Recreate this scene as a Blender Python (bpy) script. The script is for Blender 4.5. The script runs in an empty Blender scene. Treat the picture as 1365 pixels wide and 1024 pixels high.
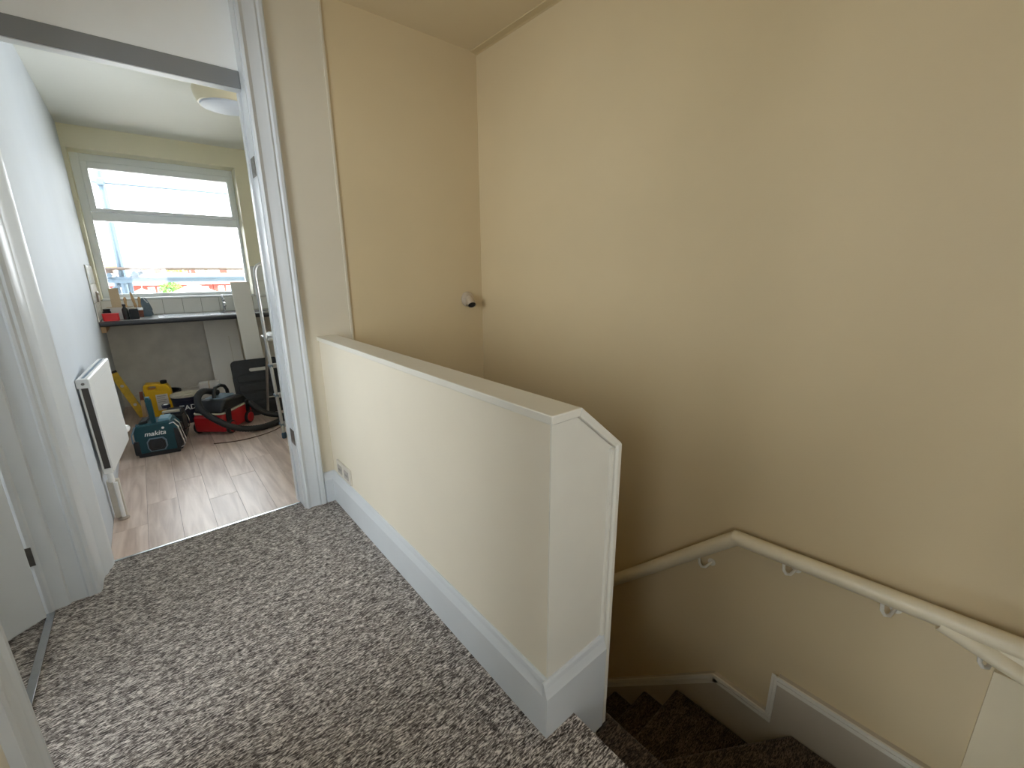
import bpy, bmesh, math, random
from mathutils import Vector, Matrix

random.seed(7)
SC = bpy.context.scene
COL = SC.collection
PI = math.pi

# ------------------------------------------------------------------ camera
H = 1.2                      # eye height above the landing carpet
FPX = 571.54                 # focal length in pixels of a 1365 px wide frame
YAW, PITCH, ROLL = (math.radians(a) for a in (40.158, 14.567, -0.45))
cam_d = bpy.data.cameras.new('camera')
cam_d.sensor_width = 36.0
cam_d.lens = FPX / 1365.0 * 36.0
cam_d.clip_start = 0.02
cam_d.clip_end = 500
cam = bpy.data.objects.new('camera', cam_d)
COL.objects.link(cam)
_f = Vector((math.sin(YAW) * math.cos(PITCH), math.cos(YAW) * math.cos(PITCH), -math.sin(PITCH)))
_r = Vector((math.cos(YAW), -math.sin(YAW), 0))
_u = _r.cross(_f)
_c, _s = math.cos(ROLL), math.sin(ROLL)
_r2, _u2 = _c * _r + _s * _u, -_s * _r + _c * _u
cam.matrix_world = Matrix(((_r2.x, _u2.x, -_f.x, 0), (_r2.y, _u2.y, -_f.y, 0), (_r2.z, _u2.z, -_f.z, H), (0, 0, 0, 1)))
SC.camera = cam

# ------------------------------------------------------------------ sky, exposure
world = bpy.data.worlds.new('overcast_sky')
SC.world = world
world.use_nodes = True
wn = world.node_tree
bg = wn.nodes['Background']
bg.inputs['Color'].default_value = (0.90, 0.96, 1.0, 1)
bg.inputs['Strength'].default_value = 1.0
sun_d = bpy.data.lights.new('hazy_sun', 'SUN')      # behind the building, on the houses opposite
sun_d.energy = 2.4
sun_d.angle = math.radians(6)
sun_d.color = (1.0, 0.97, 0.92)
sun = bpy.data.objects.new('hazy_sun', sun_d)
sun.rotation_euler = (math.radians(32), 0, math.radians(-12))
COL.objects.link(sun)
SC.view_settings.view_transform = 'Standard'
SC.view_settings.look = 'None'
SC.view_settings.gamma = 1.0
SC.view_settings.use_curve_mapping = False
SC.view_settings.exposure = 3.4
SC.cycles.use_denoising = True
SC.cycles.max_bounces = 14
SC.cycles.diffuse_bounces = 10
SC.cycles.transparent_max_bounces = 12
SC.cycles.caustics_reflective = False
SC.cycles.caustics_refractive = False
SC.cycles.sample_clamp_indirect = 6.0


def portal(loc, rot, sx, sy):
    """sampling portal in a window opening: sky light only, no light of its own"""
    d = bpy.data.lights.new('sky_portal', 'AREA')
    d.shape = 'RECTANGLE'
    d.size, d.size_y = sx, sy
    d.cycles.is_portal = True
    o = bpy.data.objects.new('sky_portal', d)
    o.location, o.rotation_euler = loc, rot
    COL.objects.link(o)


# daylight windows: the seen kitchen one first, then unseen ones added for fill
portal((0.32, 5.64, 1.6), (PI / 2, 0, PI), 1.2, 1.25)
ADDED_SIDE_WIN = dict(x=-1.65, y0=0.25, y1=1.9, z0=0.35, z1=2.3)  # unseen, added to light the landing from the left
ADDED_SIDE_WIN_2 = dict(x=-1.65, y0=-0.95, y1=-0.25, z0=0.95, z1=2.1)  # unseen, in the side room, added to light the near stairwell wall
ADDED_KIT_WIN = dict(x=1.5, y0=2.55, y1=3.50, z0=0.95, z1=2.15)  # unseen, added to brighten the kitchen
ADDED_REAR_WIN = dict(y=-1.4, x0=-0.15, x1=0.55, z0=0.95, z1=2.1)  # unseen, added to light the faces turned towards the camera
portal((ADDED_SIDE_WIN['x'] - 0.21, (ADDED_SIDE_WIN['y0'] + ADDED_SIDE_WIN['y1']) / 2, 1.325), (PI / 2, 0, -PI / 2), 1.65, 1.95)
portal((ADDED_SIDE_WIN_2['x'] - 0.21, (ADDED_SIDE_WIN_2['y0'] + ADDED_SIDE_WIN_2['y1']) / 2, 1.525), (PI / 2, 0, -PI / 2), 0.70, 1.15)
portal((ADDED_KIT_WIN['x'] + 0.14, 3.025, 1.55), (PI / 2, 0, PI / 2), 0.95, 1.2)
portal((0.2, ADDED_REAR_WIN['y'] - 0.12, 1.525), (PI / 2, 0, 0), 0.7, 1.15)


# ------------------------------------------------------------------ materials
def lin(c):
    out = []
    for v in c:
        v = v / 255.0
        out.append(v / 12.92 if v <= 0.04045 else ((v + 0.055) / 1.055) ** 2.4)
    return (*out, 1.0)


def new_mat(name):
    m = bpy.data.materials.new(name)
    m.use_nodes = True
    nt = m.node_tree
    b = nt.nodes['Principled BSDF']
    return m, nt, b


def node(nt, typ, **kw):
    n = nt.nodes.new(typ)
    for k, v in kw.items():
        setattr(n, k, v)
    return n


def coords(nt, scale=(1, 1, 1), kind='Object'):
    tc = node(nt, 'ShaderNodeTexCoord')
    mp = node(nt, 'ShaderNodeMapping')
    mp.inputs['Scale'].default_value = scale
    nt.links.new(tc.outputs[kind], mp.inputs['Vector'])
    return mp.outputs['Vector']


def world_coords(nt, scale=(1, 1, 1)):
    g = node(nt, 'ShaderNodeNewGeometry')
    mp = node(nt, 'ShaderNodeMapping')
    mp.inputs['Scale'].default_value = scale
    nt.links.new(g.outputs['Position'], mp.inputs['Vector'])
    return mp.outputs['Vector']


def plain(name, rgb, rough=0.5, metal=0.0, var=0.04, vscale=6.0, bump=0.0, bscale=120.0, spec=0.5, coat=0.0):
    """paint, plastic or metal: one colour with faint mottling and fine relief"""
    m, nt, b = new_mat(name)
    vec = coords(nt)
    nz = node(nt, 'ShaderNodeTexNoise')
    nz.inputs['Scale'].default_value = vscale
    nz.inputs['Detail'].default_value = 4
    nt.links.new(vec, nz.inputs['Vector'])
    rp = node(nt, 'ShaderNodeValToRGB')
    c = lin(rgb)
    rp.color_ramp.elements[0].position = 0.3
    rp.color_ramp.elements[1].position = 0.7
    rp.color_ramp.elements[0].color = tuple(max(0, v * (1 - var)) for v in c[:3]) + (1,)
    rp.color_ramp.elements[1].color = tuple(min(1, v * (1 + var)) for v in c[:3]) + (1,)
    nt.links.new(nz.outputs['Fac'], rp.inputs['Fac'])
    nt.links.new(rp.outputs['Color'], b.inputs['Base Color'])
    b.inputs['Roughness'].default_value = rough
    b.inputs['Metallic'].default_value = metal
    b.inputs['Specular IOR Level'].default_value = spec
    b.inputs['Coat Weight'].default_value = coat
    if bump:
        n2 = node(nt, 'ShaderNodeTexNoise')
        n2.inputs['Scale'].default_value = bscale
        n2.inputs['Detail'].default_value = 3
        nt.links.new(vec, n2.inputs['Vector'])
        bp = node(nt, 'ShaderNodeBump')
        bp.inputs['Strength'].default_value = bump
        bp.inputs['Distance'].default_value = 0.002
        nt.links.new(n2.outputs['Fac'], bp.inputs['Height'])
        nt.links.new(bp.outputs['Normal'], b.inputs['Normal'])
    return m


def carpet_mat(name, dark, mid, light, gain=1.0):
    """flecked loop pile: streaks running across the landing"""
    m, nt, b = new_mat(name)
    v1 = world_coords(nt, (72, 270, 150))
    n1 = node(nt, 'ShaderNodeTexNoise')
    n1.inputs['Scale'].default_value = 1.0
    n1.inputs['Detail'].default_value = 3.0
    n1.inputs['Roughness'].default_value = 0.65
    n1.inputs['Distortion'].default_value = 0.6
    nt.links.new(v1, n1.inputs['Vector'])
    v2 = world_coords(nt, (20, 55, 40))
    n2 = node(nt, 'ShaderNodeTexNoise')
    n2.inputs['Scale'].default_value = 1.0
    n2.inputs['Detail'].default_value = 2.0
    nt.links.new(v2, n2.inputs['Vector'])
    mx = node(nt, 'ShaderNodeMix', data_type='FLOAT')
    mx.inputs[0].default_value = 0.22
    nt.links.new(n1.outputs['Fac'], mx.inputs[2])
    nt.links.new(n2.outputs['Fac'], mx.inputs[3])
    rp = node(nt, 'ShaderNodeValToRGB')
    e = rp.color_ramp.elements
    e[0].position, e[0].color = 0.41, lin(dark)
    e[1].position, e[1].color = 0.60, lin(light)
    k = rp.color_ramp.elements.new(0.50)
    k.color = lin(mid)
    nt.links.new(mx.outputs[0], rp.inputs['Fac'])
    nt.links.new(rp.outputs['Color'], b.inputs['Base Color'])
    b.inputs['Roughness'].default_value = 0.95
    b.inputs['Specular IOR Level'].default_value = 0.1
    b.inputs['Sheen Weight'].default_value = 0.15
    bp = node(nt, 'ShaderNodeBump')
    bp.inputs['Strength'].default_value = 0.9
    bp.inputs['Distance'].default_value = 0.006
    nt.links.new(mx.outputs[0], bp.inputs['Height'])
    nt.links.new(bp.outputs['Normal'], b.inputs['Normal'])
    return m


def vinyl_mat():
    m, nt, b = new_mat('vinyl_plank')
    oi = node(nt, 'ShaderNodeObjectInfo')
    vec = coords(nt, (26, 2.2, 10))
    add = node(nt, 'ShaderNodeVectorMath', operation='ADD')
    sc = node(nt, 'ShaderNodeVectorMath', operation='SCALE')
    sc.inputs[0].default_value = (31, 57, 13)
    nt.links.new(oi.outputs['Random'], sc.inputs['Scale'])
    nt.links.new(vec, add.inputs[0])
    nt.links.new(sc.outputs[0], add.inputs[1])
    nz = node(nt, 'ShaderNodeTexNoise')
    nz.inputs['Scale'].default_value = 1.0
    nz.inputs['Detail'].default_value = 5
    nz.inputs['Distortion'].default_value = 0.8
    nt.links.new(add.outputs[0], nz.inputs['Vector'])
    rp = node(nt, 'ShaderNodeValToRGB')
    rp.color_ramp.elements[0].position, rp.color_ramp.elements[0].color = 0.30, lin((186, 162, 148))
    rp.color_ramp.elements[1].position, rp.color_ramp.elements[1].color = 0.68, lin((226, 207, 194))
    nt.links.new(nz.outputs['Fac'], rp.inputs['Fac'])
    mu = node(nt, 'ShaderNodeMix', data_type='RGBA', blend_type='MULTIPLY')
    mu.inputs[0].default_value = 1.0
    r2 = node(nt, 'ShaderNodeValToRGB')
    r2.color_ramp.elements[0].color = (0.84, 0.83, 0.82, 1)
    r2.color_ramp.elements[1].color = (1, 1, 1, 1)
    nt.links.new(oi.outputs['Random'], r2.inputs['Fac'])
    nt.links.new(rp.outputs['Color'], mu.inputs[6])
    nt.links.new(r2.outputs['Color'], mu.inputs[7])
    nt.links.new(mu.outputs[2], b.inputs['Base Color'])
    b.inputs['Roughness'].default_value = 0.30
    return m


def glass_mat():
    m, nt, b = new_mat('window_glass')
    out = nt.nodes['Material Output']
    nt.nodes.remove(b)
    tr = node(nt, 'ShaderNodeBsdfTransparent')
    gl = node(nt, 'ShaderNodeBsdfGlossy')
    gl.inputs['Roughness'].default_value = 0.02
    fr = node(nt, 'ShaderNodeFresnel')
    fr.inputs['IOR'].default_value = 1.45
    mx = node(nt, 'ShaderNodeMixShader')
    nt.links.new(fr.outputs[0], mx.inputs[0])
    nt.links.new(tr.outputs[0], mx.inputs[1])
    nt.links.new(gl.outputs[0], mx.inputs[2])
    nt.links.new(mx.outputs[0], out.inputs['Surface'])
    return m


M = {}
M['tan'] = plain('stairwell_tan_paint', (201, 183, 147), 0.55, var=0.025, vscale=2.5, bump=0.12, bscale=160)
M['cream'] = plain('landing_cream_paint', (222, 213, 194), 0.5, var=0.02, vscale=3, bump=0.10, bscale=160)
M['ceil'] = plain('landing_ceiling_paint', (206, 190, 156), 0.7, var=0.02, vscale=2, bump=0.1)
M['kwhite'] = plain('kitchen_white_paint', (196, 202, 209), 0.75, var=0.02, vscale=3, bump=0.12, bscale=60)
M['kcream'] = plain('kitchen_cream_paint', (240, 234, 208), 0.55, var=0.02, vscale=3)
M['kceil'] = plain('kitchen_ceiling_paint', (228, 229, 224), 0.7, var=0.015, vscale=2)
M['panelwhite'] = plain('white_panel_paint', (242, 245, 246), 0.5, var=0.015)
M['string'] = plain('shaded_string_paint', (182, 172, 154), 0.4, var=0.03, vscale=6)  # bead's off-white darkened: shade on the flat board put into colour
M['headgrey'] = plain('grey_door_head', (132, 134, 136), 0.45, var=0.03, vscale=8)  # head front is a darker grey than the frame
M['stub'] = plain('shaded_cream_paint', (204, 196, 177), 0.5, var=0.02, vscale=3, bump=0.10, bscale=160)  # landing cream darkened: weaker light on this wall put into colour
M['litpatch'] = plain('lit_tan_paint', (212, 199, 168), 0.5, var=0.03)  # lighter tan: light falling on the wall put into colour
M['cove'] = plain('shaded_cove_paint', (188, 170, 132), 0.6, var=0.03)  # darker than wall and ceiling: shade in the cove put into colour
M['gloss'] = plain('white_gloss_wood_paint', (203, 207, 210), 0.30, var=0.02, vscale=8, bump=0.05, bscale=40)
M['capgloss'] = plain('off_white_cap_paint', (218, 214, 202), 0.30, var=0.02, vscale=8, bump=0.05, bscale=40)
M['railpaint'] = plain('cream_rail_paint', (214, 203, 176), 0.38, var=0.03, vscale=14)
M['carpet'] = carpet_mat('fleck_carpet', (50, 43, 40), (132, 123, 117), (230, 223, 215))
M['shaded_carpet'] = carpet_mat('shaded_carpet', (34, 26, 21), (66, 54, 45), (112, 96, 82))  # landing carpet darkened: the dim stairwell put into colour
M['vinyl'] = vinyl_mat()
M['joint'] = plain('plank_joint', (120, 100, 90), 0.6)
M['glass'] = glass_mat()
M['upvc'] = plain('white_plastic_frame', (240, 245, 249), 0.28, var=0.01)
M['plaster'] = plain('bare_grey_plaster', (220, 216, 208), 0.85, var=0.08, vscale=9, bump=0.3, bscale=70)
M['tile'] = plain('white_glazed_tile', (234, 234, 231), 0.15, var=0.02, vscale=12)
M['grout'] = plain('grey_grout', (150, 148, 142), 0.8)
M['worktop'] = plain('pale_worktop', (196, 200, 202), 0.22, var=0.06, vscale=60)
M['darkedge'] = plain('dark_worktop_edge', (40, 42, 48), 0.35)
M['steel'] = plain('brushed_steel', (196, 200, 204), 0.25, metal=1.0, var=0.05, vscale=40)
M['chrome'] = plain('chrome', (222, 224, 228), 0.08, metal=1.0, var=0.01)
M['alu'] = plain('dull_aluminium', (186, 186, 184), 0.38, metal=0.85, var=0.08, vscale=30)
M['hinge'] = plain('steel_hinge', (120, 116, 110), 0.35, metal=1.0, var=0.1, vscale=60)
M['whiteboard'] = plain('white_melamine', (222, 220, 216), 0.4, var=0.015)
M['rad'] = plain('white_enamel', (230, 231, 230), 0.25, var=0.01)
M['darkrecess'] = plain('dark_recess', (70, 66, 62), 0.7)
M['black'] = plain('black_plastic', (24, 25, 28), 0.42, var=0.15, vscale=18)
M['blackrough'] = plain('dusty_black_plastic', (33, 36, 40), 0.6, var=0.3, vscale=22, bump=0.2, bscale=80)
M['rubber'] = plain('black_rubber', (30, 31, 33), 0.6, var=0.1, vscale=30)
M['red'] = plain('red_plastic', (178, 28, 34), 0.38, var=0.08, vscale=12)
M['redtub'] = plain('bright_red_plastic', (222, 40, 44), 0.35)
M['teal'] = plain('dark_teal_plastic', (0, 62, 72), 0.36, var=0.1, vscale=14)
M['teal_light'] = plain('pale_teal_plastic', (110, 150, 165), 0.3)
M['yellow'] = plain('yellow_plastic', (236, 186, 22), 0.38, var=0.06, vscale=12)
M['yellowbar'] = plain('yellow_painted_metal', (216, 178, 52), 0.45, var=0.15, vscale=30)
M['label'] = plain('pale_paper_label', (214, 210, 206), 0.6, var=0.08, vscale=30)
M['print'] = plain('white_print', (236, 238, 238), 0.5)
M['navy'] = plain('navy_plastic', (26, 32, 52), 0.4, var=0.1)
M['bluegrey'] = plain('blue_grey_plastic', (106, 126, 142), 0.5, var=0.2, vscale=20)
M['dirty'] = plain('stained_white_lid', (196, 188, 170), 0.6, var=0.15, vscale=16)
M['wood'] = plain('raw_wood', (196, 164, 124), 0.6, var=0.12, vscale=22)
M['card'] = plain('brown_card', (206, 186, 156), 0.75, var=0.06)
M['bristle'] = plain('brown_bristle', (122, 72, 58), 0.9, var=0.2, vscale=60)
M['sock'] = plain('grey_brown_plate', (160, 148, 136), 0.5)
M['plate'] = plain('aged_white_plate', (202, 196, 184), 0.45, var=0.05, vscale=40)
M['plateink'] = plain('grey_plate_print', (168, 162, 154), 0.6)
M['pipe'] = plain('painted_grey_pipe', (176, 162, 142), 0.5, var=0.06, vscale=40)
M['dark'] = plain('hollow_shade', (24, 20, 17), 0.9)
M['lampbody'] = plain('cream_lamp_housing', (226, 216, 186), 0.35)
M['lampglass'] = plain('opal_diffuser', (206, 212, 224), 0.55)
M['scaff'] = plain('galvanised_tube', (74, 90, 104), 0.5, metal=0.2, var=0.1)
M['scaffboard'] = plain('weathered_board', (92, 80, 72), 0.8, var=0.2, vscale=12)
M['sheet'] = plain('orange_brown_sheet', (190, 130, 84), 0.7, var=0.15)
M['brick'] = plain('red_brick_wall', (132, 52, 42), 0.9, var=0.12, vscale=3)
M['rooftile'] = plain('pinkish_roof_tile', (122, 98, 92), 0.9, var=0.12, vscale=3)
M['whiteext'] = plain('white_render', (210, 210, 208), 0.8)
M['farglass'] = plain('dark_house_glass', (72, 82, 92), 0.15)
M['leaf'] = plain('green_foliage', (92, 132, 62), 0.8, var=0.3, vscale=2)
M['leafyellow'] = plain('yellow_green_foliage', (150, 150, 72), 0.8, var=0.25, vscale=1)
M['trunk'] = plain('tree_bark', (84, 68, 54), 0.9)
M['ground'] = plain('far_ground', (178, 178, 170), 0.95, var=0.2, vscale=0.2)
M['blue'] = plain('blue_plastic_foot', (44, 74, 98), 0.5)
M['cable'] = plain('brown_cable', (92, 66, 50), 0.6)


# ------------------------------------------------------------------ mesh helpers
class MB:
    """collects shapes and links them as one mesh object"""

    def __init__(self):
        self.v, self.f, self.m = [], [], []

    def add(self, vs, fs, mi=0):
        b = len(self.v)
        self.v += [tuple(p) for p in vs]
        self.f += [tuple(b + i for i in f) for f in fs]
        self.m += [mi] * len(fs)
        return self

    def box(self, x0, x1, y0, y1, z0, z1, mi=0):
        vs = [(x, y, z) for z in (z0, z1) for y in (y0, y1) for x in (x0, x1)]
        fs = [(0, 2, 3, 1), (4, 5, 7, 6), (0, 1, 5, 4), (2, 6, 7, 3), (0, 4, 6, 2), (1, 3, 7, 5)]
        return self.add(vs, fs, mi)

    def prism(self, poly, a0, a1, axis='z', mi=0):
        """poly: 2D outline; axis x: (y,z), axis y: (x,z), axis z: (x,y)"""
        n = len(poly)
        # shoelace for a consistent winding
        ar = sum(poly[i][0] * poly[(i + 1) % n][1] - poly[(i + 1) % n][0] * poly[i][1] for i in range(n))
        if ar < 0:
            poly = poly[::-1]
        mk = {'x': lambda p, a: (a, p[0], p[1]), 'y': lambda p, a: (p[0], a, p[1]), 'z': lambda p, a: (p[0], p[1], a)}[axis]
        vs = [mk(p, a0) for p in poly] + [mk(p, a1) for p in poly]
        fs = [tuple(range(n))[::-1], tuple(range(n, 2 * n))]
        fs += [(i, (i + 1) % n, n + (i + 1) % n, n + i) for i in range(n)]
        if axis == 'y':
            fs = [f[::-1] for f in fs]
        return self.add(vs, fs, mi)

    def tube(self, pts, r, n=10, mi=0, caps=True, closed=False):
        pts = [Vector(p) for p in pts]
        rings = []
        up = None
        cnt = len(pts)
        for i, p in enumerate(pts):
            if closed:
                t = (pts[(i + 1) % cnt] - pts[i - 1]).normalized()
            else:
                a = (p - pts[i - 1]).normalized() if i > 0 else None
                b = (pts[i + 1] - p).normalized() if i < cnt - 1 else None
                t = (a + b).normalized() if a is not None and b is not None else (a if a is not None else b)
            if up is None:
                up = Vector((0, 0, 1)) if abs(t.z) < 0.9 else Vector((1, 0, 0))
            sx = t.cross(up).normalized()
            up = sx.cross(t).normalized()
            rr = r[i] if isinstance(r, (list, tuple)) else r
            k = 1.0
            if not closed and 0 < i < cnt - 1:
                a = (p - pts[i - 1]).normalized()
                b = (pts[i + 1] - p).normalized()
                k = 1.0 / max(0.6, math.cos(a.angle(b) / 2))
            rings.append([p + (sx * math.cos(q) * rr + up * math.sin(q) * rr) * 1.0 for q in [2 * PI * j / n for j in range(n)]])
        vs = [v for ring in rings for v in ring]
        fs = []
        segs = cnt if closed else cnt - 1
        for i in range(segs):
            for j in range(n):
                a, b = i * n + j, i * n + (j + 1) % n
                i2 = (i + 1) % cnt
                c, d = i2 * n + (j + 1) % n, i2 * n + j
                fs.append((a, b, c, d))
        if caps and not closed:
            fs.append(tuple(range(n))[::-1])
            fs.append(tuple(range((cnt - 1) * n, cnt * n)))
        return self.add(vs, fs, mi)

    def lathe(self, prof, c=(0, 0, 0), n=24, axis='z', mi=0):
        """prof: (radius, height) pairs, closed with caps"""
        vs = []
        for (r, z) in prof:
            for j in range(n):
                q = 2 * PI * j / n
                p = (r * math.cos(q), r * math.sin(q), z)
                if axis == 'y':
                    p = (p[0], p[2], p[1])
                elif axis == 'x':
                    p = (p[2], p[0], p[1])
                vs.append((p[0] + c[0], p[1] + c[1], p[2] + c[2]))
        fs = []
        for i in range(len(prof) - 1):
            for j in range(n):
                fs.append((i * n + j, i * n + (j + 1) % n, (i + 1) * n + (j + 1) % n, (i + 1) * n + j))
        fs.append(tuple(range(n))[::-1])
        k = (len(prof) - 1) * n
        fs.append(tuple(range(k, k + n)))
        if axis == 'y':
            fs = [f[::-1] for f in fs]
        return self.add(vs, fs, mi)

    def build(self, name, mat, parent=None, bevel=0.0, seg=2, smooth=False, angle=35):
        me = bpy.data.meshes.new(name)
        me.from_pydata(self.v, [], self.f)
        mats = mat if isinstance(mat, (list, tuple)) else [mat]
        for k in mats:
            me.materials.append(M[k])
        for p, mi in zip(me.polygons, self.m):
            p.material_index = mi
        me.update()
        bm = bmesh.new()
        bm.from_mesh(me)
        bmesh.ops.recalc_face_normals(bm, faces=bm.faces)
        bm.to_mesh(me)
        bm.free()
        o = bpy.data.objects.new(name, me)
        COL.objects.link(o)
        if parent is not None:
            o.parent = parent
        if bevel:
            b = o.modifiers.new('edge', 'BEVEL')
            b.width, b.segments, b.limit_method, b.angle_limit = bevel, seg, 'ANGLE', math.radians(40)
        if smooth or bevel:
            for p in me.polygons:
                p.use_smooth = True
            try:
                me.set_sharp_from_angle(angle=math.radians(angle))
            except Exception:
                pass
        return o


def box(name, mat, x0, x1, y0, y1, z0, z1, parent=None, bevel=0.0, seg=2):
    return MB().box(x0, x1, y0, y1, z0, z1).build(name, mat, parent, bevel, seg)


def rbox(x0, x1, z0, z1, r, n=5):
    """rounded rectangle outline"""
    out = []
    for cx, cz, a0 in ((x1 - r, z1 - r, 0), (x0 + r, z1 - r, 90), (x0 + r, z0 + r, 180), (x1 - r, z0 + r, 270)):
        for i in range(n + 1):
            a = math.radians(a0 + 90 * i / n)
            out.append((cx + r * math.cos(a), cz + r * math.sin(a)))
    return out


def struct(o, label=None):
    o['kind'] = 'structure'
    if label:
        o['label'] = label
        o['category'] = label.split()[-1]
    return o


def tag(o, label, cat, group=None, kind=None):
    o['label'], o['category'] = label, cat
    if group:
        o['group'] = group
    if kind:
        o['kind'] = kind
    return o


def thing(name, label, cat, loc=(0, 0, 0), rotz=0.0, group=None, rot=None, kind=None):
    o = bpy.data.objects.new(name, None)
    o.empty_display_size = 0.05
    COL.objects.link(o)
    o.location = loc
    o.rotation_euler = rot if rot else (0, 0, rotz)
    if kind:
        o['kind'] = kind
    return tag(o, label, cat, group)


def text_mesh(name, body, size, mat, parent, loc, rot, shear=0.0, thick=0.0008):
    cu = bpy.data.curves.new(name, 'FONT')
    cu.body = body
    cu.size = size
    cu.shear = shear
    cu.align_x, cu.align_y = 'CENTER', 'CENTER'
    cu.extrude = thick
    cu.offset = size * 0.012
    tmp = bpy.data.objects.new(name, cu)
    COL.objects.link(tmp)
    dg = bpy.context.evaluated_depsgraph_get()
    me = bpy.data.meshes.new_from_object(tmp.evaluated_get(dg))
    bpy.data.objects.remove(tmp)
    me.materials.clear()
    me.materials.append(M[mat])
    o = bpy.data.objects.new(name, me)
    COL.objects.link(o)
    o.parent = parent
    o.location, o.rotation_euler = loc, rot
    return o


# ================================================================== STRUCTURE
XR = 1.668        # stairwell wall with the handrail
YB = 2.27         # wall of the kitchen door and back of the stairwell
XL = -0.33        # left wall of the landing
XH = 0.641        # landing face of the low wall
YE = 0.63         # near end of the low wall
CZ = 2.40         # ceiling
YW = 5.32         # kitchen window wall
YRET = -0.136     # wall that closes the stairwell towards the camera

# ---- floors
fl = MB()
fl.prism([(-0.455, -1.4), (0.73, -1.4), (0.73, YE), (XH, YE), (XH, 2.345), (-0.455, 2.345)], -0.22, 0.0, 'z')
floor = fl.build('floor', 'carpet')
struct(floor, 'grey brown flecked loop pile carpet on the landing floor')
tag(floor, 'grey brown flecked loop pile carpet on the landing', 'carpet', kind='structure')
# rounded carpet edge at the head of the stairs
no = MB().tube([(0.722, YRET, -0.012), (0.722, YE - 0.001, -0.012)], 0.0125, 12).build('nosing', 'carpet', floor, smooth=True)
flb = box('floor_side_room', 'carpet', -1.85, -0.455, -1.5, 2.6, -0.22, -0.004)
tag(flb, 'dark patch of carpet beyond the metal strip by the half-open door', 'carpet', kind='structure')

flk = box('floor_kitchen', 'joint', -0.32, 1.5, 2.345, YW, -0.22, -0.0025)
tag(flk, 'pale pinkish wood plank vinyl on the kitchen floor', 'floor', kind='structure')
PW = 0.132
ix = 0
plank_cache = {}
xx = -0.30
while xx < 1.5 - 1e-6:
    x1 = min(xx + PW, 1.5)
    yy = 2.347
    first = 0.28 + 0.62 * ((ix * 0.381) % 1.0)
    while yy < YW - 1e-6:
        L = first if yy < 2.35 else 0.9
        y1 = min(yy + L, YW)
        w_, l_ = x1 - xx - 0.0016, y1 - yy - 0.0016
        key = (round(w_, 4), round(l_, 4))
        if key in plank_cache:
            o = bpy.data.objects.new('plank', plank_cache[key])
            COL.objects.link(o)
            o.parent = flk
        else:
            o = MB().box(0, w_, 0, l_, -0.002, 0.0).build('plank', 'vinyl', flk)
            plank_cache[key] = o.data
        o.location = (xx + 0.0008, yy + 0.0008, random.uniform(-0.0003, 0.0003))
        yy = y1
    xx = x1
    ix += 1

# ---- ceilings
ce = box('ceiling', 'ceil', -0.47, 1.78, -1.8, 2.41, CZ, CZ + 0.15)
tag(ce, 'cream painted ceiling over landing and stairwell', 'ceiling', kind='structure')
ck = box('ceiling_kitchen', 'kceil', -0.42, 1.62, 2.41, YW + 0.32, CZ, CZ + 0.15)
tag(ck, 'white kitchen ceiling seen through the doorway', 'ceiling', kind='structure')
box_side_ceiling = box('ceiling_side_room', 'kceil', -1.85, -0.47, -1.5, 2.6, CZ, CZ + 0.15)
tag(box_side_ceiling, 'white ceiling of the side room', 'ceiling', kind='structure')

# ---- stairwell walls
wr = box('wall_right', 'tan', XR, XR + 0.11, -1.5, YB + 0.13, -3.0, CZ)
tag(wr, 'large tan painted stairwell wall carrying the handrail', 'wall', kind='structure')
wb = box('wall_back', 'tan', 0.815, XR, YB, YB + 0.13, -3.0, CZ)
tag(wb, 'tan painted end wall of the stairwell with a pipe stub', 'wall', kind='structure')
ws = MB().box(0.50, 0.815, YB - 0.006, YB + 0.13, -0.2, CZ)
ws = ws.build('wall_stub', 'stub')
tag(ws, 'narrow cream wall strip between door frame and stairwell', 'wall', kind='structure')
bead = MB().prism([(0.806, YB - 0.006), (0.807, YB - 0.0085), (0.813, YB - 0.0095), (0.819, YB - 0.0075), (0.820, YB), (0.806, YB)], 0.86, CZ, 'z').build('corner_bead', 'stub', ws, smooth=True)
wret = box('wall_return', 'tan', 0.83, XR, -1.5, -0.9, -3.0, CZ)
bx_ = box('lit_patch', 'litpatch', XR - 0.012, XR - 0.0003, -0.9, YRET, -0.30, 0.10)  # thin sheet added to carry the lit wall zone as lighter colour
tag(bx_, 'lighter tan sheet standing for the lit wall zone under the near end of the handrail', 'panel', kind='structure')
tag(wret, 'tan wall closing the stairwell beside the near handrail end', 'wall', kind='structure')
# ceiling edge strip along the tan wall
tr = MB().prism([(XR, CZ), (XR - 0.040, CZ), (XR - 0.038, CZ - 0.004), (XR - 0.008, CZ - 0.009), (XR, CZ - 0.014)], -0.9, YB, 'y')
tr = tr.build('trim_1', 'cove')
tag(tr, 'thin cove strip where tan wall meets the ceiling', 'trim', kind='structure')

# ---- landing side walls
wl = MB().box(-0.455, XL, 0.45, 1.10, 0, CZ).box(-0.455, XL, -1.4, -0.75, 0, CZ).box(-0.455, XL, -0.75, 0.45, 2.06, CZ).box(-0.455, XL, 1.10, 2.345, 2.06, CZ).box(-0.455, -0.30, 2.30, 2.41, 0, CZ)
wl = wl.build('wall_left', 'cream')
tag(wl, 'cream landing wall holding the side door frame', 'wall', kind='structure')
rw = ADDED_REAR_WIN
wh = MB().box(-0.455, 0.83, -1.5, -1.4, -3.0, rw['z0']).box(-0.455, 0.83, -1.5, -1.4, rw['z1'], CZ)
wh.box(-0.455, rw['x0'], -1.5, -1.4, rw['z0'], rw['z1']).box(rw['x1'], 0.83, -1.5, -1.4, rw['z0'], rw['z1'])
wh = wh.build('wall_hall', 'cream')
tag(wh, 'cream hall end wall behind the viewer', 'wall', kind='structure')
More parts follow.
